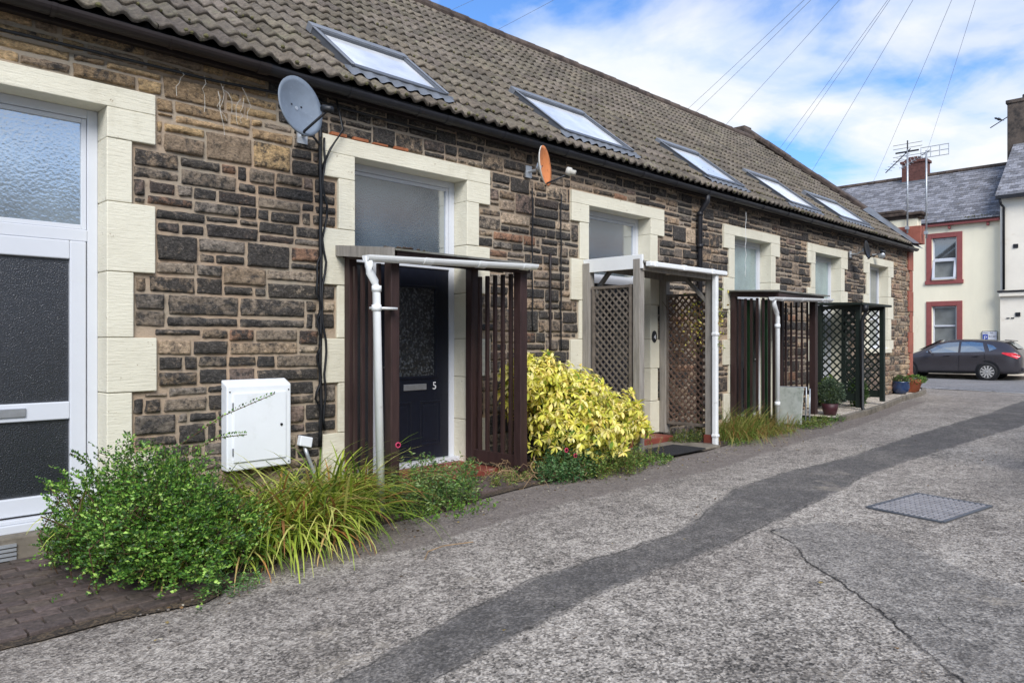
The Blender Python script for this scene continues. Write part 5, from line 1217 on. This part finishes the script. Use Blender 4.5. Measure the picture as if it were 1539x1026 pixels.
for (s_, side) in ((1.05, -1), (3.735, -1), (1.05, 1), (3.735, 1)):
    yc = Yr+s_; x = XC+side*.80; ax = (side, 0, 0)
    if side < 0: MB().lathe([(.385, 0), (.385, .095)], (x, yc, .345), 36, ax).build('wheel_arch', 'black', CR)
    wmb = MB().lathe([(.20, .0), (.30, 0), (.318, .02), (.322, .08), (.312, .125), (.285, .135), (.225, .13)], (x, yc, .322), 36, ax); wh = wmb.build('wheel', 'rubber', CR, smooth=True)
    r_ = MB().lathe([(.225, .10), (.225, .132), (.205, .128), (.20, .10)], (x, yc, .322), 30, ax); r_.lathe([(.05, .1), (.05, .14), (.03, .145)], (x, yc, .322), 14, ax)
    for k in range(11):
        a = 2*math.pi*k/11; d = Vector((0, math.cos(a), math.sin(a))); r_.beam(Vector((x+side*.125, yc, .322))+d*.04, Vector((x+side*.125, yc, .322))+d*.215, .052, .018, up=(1, 0, 0))
    r_.build('rim', 'alloy', wh)
    MB().lathe([(.205, .095), (.205, .10)], (x, yc, .322), 24, ax).build('brake_disc', 'black', wh)

# aerials ------------------------------------------------------------
def aerial(x, y, z0, z1, kind, label):
    T_ = thing('tv_aerial', (x, y, z0), label, 'aerial', 'television aerials at the end of the terrace')
    MB().tube([(x, y, z0), (x, y, z1)], .022, 8).build('mast', 'galv', T_, smooth=True); mb = MB()
    d = Vector((.35, .9, -.35)).normalized() if kind else Vector((.3, .8, -.55)).normalized(); c = Vector((x, y, z1-.05)); mb.tube([c-d*.1, c+d*.75], .012, 6)
    cr = d.cross(Vector((0, 0, 1))).normalized(); up = cr.cross(d)
    if kind == 0:
        for k in range(7): p = c+d*(.1*k+.05); mb.tube([p-cr*.13, p+cr*.13], .005, 5)
        for h in (-.2, -.1, .1, .2): mb.tube([c+Vector((0, -.34, h)), c+Vector((0, .34, h))], .006, 5)
        mb.tube([c+Vector((0, -.26, 0)), c+Vector((0, .28, 0))], .022, 6); mb.tube([c+Vector((0, 0, -.26)), c+Vector((0, 0, .28))], .016, 6)
    else:
        for k in range(8): p = c+d*(.09*k+.1); mb.tube([p-cr*.10, p+cr*.10], .005, 5); mb.tube([p-up*.05-cr*.1, p+up*.05-cr*.1], .004, 4)
        for h in (-.13, 0, .13): mb.tube([c+Vector((0, -.50, h)), c+Vector((0, .12, h))], .010, 5)
        for yy in (-.5, -.3, -.1, .12): mb.tube([c+Vector((0, yy, -.14)), c+Vector((0, yy, .14))], .012, 5)
    mb.build('elements', 'galv' if kind else 'darkdoor', T_); MB().box(x-.035, x+.035, y-.035, y+.05, z0+.1, z0+.18).build('bracket', 'galv', T_)
aerial(20.30, 6.08, 4.15, 6.26, 0, 'left television aerial on a tall thin mast fixed to the parapet')
aerial(20.45, 5.69, 4.0, 6.2, 1, 'right television aerial with square reflector on a mast beside the parapet')
A3 = thing('tv_aerial', (36.6, 7.3, 10.4), 'small aerial rod sticking out of the tall right-hand chimney', 'aerial')
MB().tube([(36.7, 7.1, 10.85), (36.7, 7.75, 10.5)], .02, 6).build('rod', 'darkdoor', A3)
BD = thing('perched_bird', (36.7, 7.4, 10.7), 'small dark bird perched on the chimney aerial', 'bird')
mb = MB().lathe([(.005, -.20), (.03, -.08), (.06, 0), (.055, .06), (.03, .10), (.045, .13), (.035, .17), (.004, .21)], (36.7, 7.42, 10.80), 12, (0, .85, .45)); mb.build('body', 'darkdoor', BD, smooth=True)
# telegraph pole just beyond the right edge, with its wires
TP = thing('telegraph_pole', (9.5, .97, 0), 'tall wooden telegraph pole at the right side of the alley carrying all the wires', 'pole')
MB().tube([(9.5, .97, -.1), (9.5, .97, 8.25)], [.14, .10], 14).build('shaft', 'pole', TP, smooth=True)
MB().box(9.42, 9.58, .4, 1.55, 7.9, 8.0).build('crossarm', 'pole', TP)
fpx = 1112.0; th = R(44.8)
def ray(px, py): t_ = (px-769.5)/fpx; return Vector((math.cos(th)+t_*math.sin(th), math.sin(th)-t_*math.cos(th), (513-py)/fpx))
top = Vector((9.5, .97, 8.05)); hooks = 0
for (x1, y1, x2, y2, ex, dist, lab) in (
    (725, 0, 665, 25, 560, 22, 'overhead wire running furthest left over the terrace ridge'), (840, 0, 740, 50, 640, 22, 'second overhead wire from the left, crossing above the near roof'),
    (1190, 0, 1025, 165, 960, 24, 'third overhead wire from the left, dropping behind the middle of the ridge'), (1204, 0, 1040, 168, 975, 24, 'fourth overhead wire, close beside the third, behind the ridge'),
    (1260, 0, 1100, 175, 1030, 26, 'fifth overhead wire, dropping just left of the gable coping peak'), (1328, 0, 1188, 196, 1120, 28, 'sixth overhead wire, left of a close pair, behind the gable coping'),
    (1338, 0, 1200, 196, 1135, 28, 'seventh overhead wire, right of a close pair, behind the gable coping'), (1380, 0, 1225, 250, 1180, 30, 'eighth overhead wire, dropping behind the lower gable coping'),
    (1447, 0, 1315, 270, 1300, 34, 'ninth overhead wire, meeting the cream house roof left of its chimney'), (1483, 0, 1395, 225, 1388, 34, 'rightmost overhead wire, ending at the brick chimney of the cream house')):
    sl = (y2-y1)/(x2-x1); ey = y1+sl*(ex-x1); E_ = Vector((0, 0, 1.42))+ray(ex, ey)*dist
    # hook so that the straight run passes where it is seen
    A_ = Vector((9.5, .97+(hooks-5)*.09, 8.0)); hooks += 1; n = 24; pts = []
    for k in range(n+1): u = k/n; p = A_.lerp(E_, u); p.z -= .10*4*u*(1-u); pts.append(p)
    prop(MB().tube(pts, .0042, 5).build('overhead_wire', 'wirecov'), lab, 'wire', 'wires strung from the telegraph pole')
# buildings on the other side of the alley (seen mirrored in the glass)
OB = thing('opposite_building', (9, -5, 0), 'low pale building with slate roof on the other side of the alley', 'building')
MB().box(8, 24, -9, -4.2, -.2, 6.4).build('wall', 'oppwall', OB)
MB().box(8, 24, -4.2, -4.15, 4.72, 5.15).build('brick_band', 'brickband', OB); MB().box(8, 24, -4.2, -4.12, 4.58, 4.66).build('string_course', 'whitepaint', OB)
MB().prism([(8, -4.19, 4.5), (8, -4.19, 3.2), (8, -3.3, 3.2)], (16, 0, 0)).box(8, 24, -4.19, -3.4, -.2, 3.19).build('lean_to', 'slate2', OB)
mb = MB().add([(7.8, -4.0, 6.35), (24.2, -4.0, 6.35), (24.2, -6.6, 8.0), (7.8, -6.6, 8.0)], [(0, 1, 2, 3)], (.6, .6, .6)); mb.add([(7.8, -9.2, 6.35), (24.2, -9.2, 6.35), (24.2, -6.6, 8.0), (7.8, -6.6, 8.0)], [(0, 1, 2, 3)], (.6, .6, .6)); mb.build('roof', 'slate', OB)
OG = thing('opposite_garage', (2.5, -5, 0), 'low dark building with slate roof on the other side of the alley, nearer the camera', 'building')
MB().box(-4, 7.6, -8, -4.2, -.2, 3.5).build('wall', 'oppwall', OG)
MB().add([(-4.2, -4.0, 3.45), (7.8, -4.0, 3.45), (7.8, -6.1, 5.0), (-4.2, -6.1, 5.0)], [(0, 1, 2, 3)], (.6, .6, .6)).add([(-4.2, -8.2, 3.45), (7.8, -8.2, 3.45), (7.8, -6.1, 5.0), (-4.2, -6.1, 5.0)], [(0, 1, 2, 3)], (.6, .6, .6)).build('roof', 'slate', OG)

# ------------------------------------------------------------------ sky, sun, camera
w = bpy.data.worlds.new('World'); scn.world = w; w.use_nodes = True; nt = w.node_tree; nd = nt.nodes; lk = nt.links
bg = nd['Background']; sky = nd.new('ShaderNodeTexSky'); sky.sky_type = 'NISHITA'; sky.sun_disc = False
SUN_EL, SUN_AZ = R(40), R(-124)     # direction towards the sun, azimuth from +X
sky.sun_elevation = SUN_EL; sky.sun_rotation = R(90)-SUN_AZ; sky.air_density = 1.0; sky.dust_density = .6; sky.ozone_density = 2.5
tc = nd.new('ShaderNodeTexCoord'); sep = nd.new('ShaderNodeSeparateXYZ'); lk.new(tc.outputs['Generated'], sep.inputs[0])
def wm(op, a, b=0.0):
    n = nd.new('ShaderNodeMath'); n.operation = op
    for i, v in enumerate((a, b)):
        if isinstance(v, bpy.types.NodeSocket): lk.new(v, n.inputs[i])
        else: n.inputs[i].default_value = v
    return n.outputs[0]
den = wm('ADD', wm('MAXIMUM', sep.outputs[2], 0.0), .16)
cmb = nd.new('ShaderNodeCombineXYZ'); lk.new(wm('DIVIDE', sep.outputs[0], den), cmb.inputs[0]); lk.new(wm('DIVIDE', sep.outputs[1], den), cmb.inputs[1])
def wn(scale, det, rough, dist=0, off=(0, 0, 0)):
    mp = nd.new('ShaderNodeMapping'); lk.new(cmb.outputs[0], mp.inputs[0]); mp.inputs['Location'].default_value = off
    n = nd.new('ShaderNodeTexNoise'); n.inputs['Scale'].default_value = scale; n.inputs['Detail'].default_value = det; n.inputs['Roughness'].default_value = rough; n.inputs['Distortion'].default_value = dist; lk.new(mp.outputs[0], n.inputs['Vector']); return n.outputs[0]
big = wn(1.0, 7, .54, .3, (3.1, 1.7, 0)); sm = wn(2.8, 7, .55, .4, (0, 4, 0))
cl = wm('ADD', wm('MULTIPLY', big, .75), wm('MULTIPLY', sm, .25))
cl = wm('SUBTRACT', cl, wm('MULTIPLY', wm('SUBTRACT', sep.outputs[2], .25), .13))
cr = nd.new('ShaderNodeValToRGB'); lk.new(cl, cr.inputs[0]); cr.color_ramp.elements[0].position = .405; cr.color_ramp.elements[0].color = (0, 0, 0, 1); cr.color_ramp.elements[1].position = .565; cr.color_ramp.elements[1].color = (1, 1, 1, 1)
e = cr.color_ramp.elements.new(.48); e.color = (.62, .62, .62, 1)
cc = nd.new('ShaderNodeValToRGB'); lk.new(sm, cc.inputs[0]); cc.color_ramp.elements[0].position = .35; cc.color_ramp.elements[0].color = (3.7, 4.15, 4.8, 1); cc.color_ramp.elements[1].position = .6; cc.color_ramp.elements[1].color = (4.45, 4.55, 4.7, 1)
mx = nd.new('ShaderNodeMix'); mx.data_type = 'RGBA'; lk.new(cr.outputs[0], mx.inputs[0]); 
sk = nd.new('ShaderNodeMix'); sk.data_type = 'RGBA'; sk.blend_type = 'MULTIPLY'; sk.inputs[0].default_value = 1; lk.new(sky.outputs[0], sk.inputs[6]); sk.inputs[7].default_value = (.56, .80, 1.08, 1)
lk.new(sk.outputs[2], mx.inputs[6]); lk.new(cc.outputs[0], mx.inputs[7]); lk.new(mx.outputs[2], bg.inputs[0]); bg.inputs[1].default_value = .112
sl = bpy.data.lights.new('sun', 'SUN'); sl.energy = 2.0; sl.angle = R(32); sl.color = (1, .96, .9); so_ = bpy.data.objects.new('sun', sl); COL.objects.link(so_)
sd_ = Vector((math.cos(SUN_AZ)*math.cos(SUN_EL), math.sin(SUN_AZ)*math.cos(SUN_EL), math.sin(SUN_EL))); so_.rotation_euler = sd_.to_track_quat('Z', 'Y').to_euler(); so_.location = (5, -5, 20)
cd = bpy.data.cameras.new('camera'); cam = bpy.data.objects.new('camera', cd); COL.objects.link(cam); cam.location = (0, 0, 1.42); cam.rotation_euler = (R(90), 0, th-R(90))
cd.sensor_width = 36; cd.lens = 1112/1539*36; cd.clip_start = .05; cd.clip_end = 1000; scn.camera = cam
scn.view_settings.view_transform = 'Standard'; scn.view_settings.look = 'None'; scn.view_settings.exposure = 1.0; scn.view_settings.gamma = 1
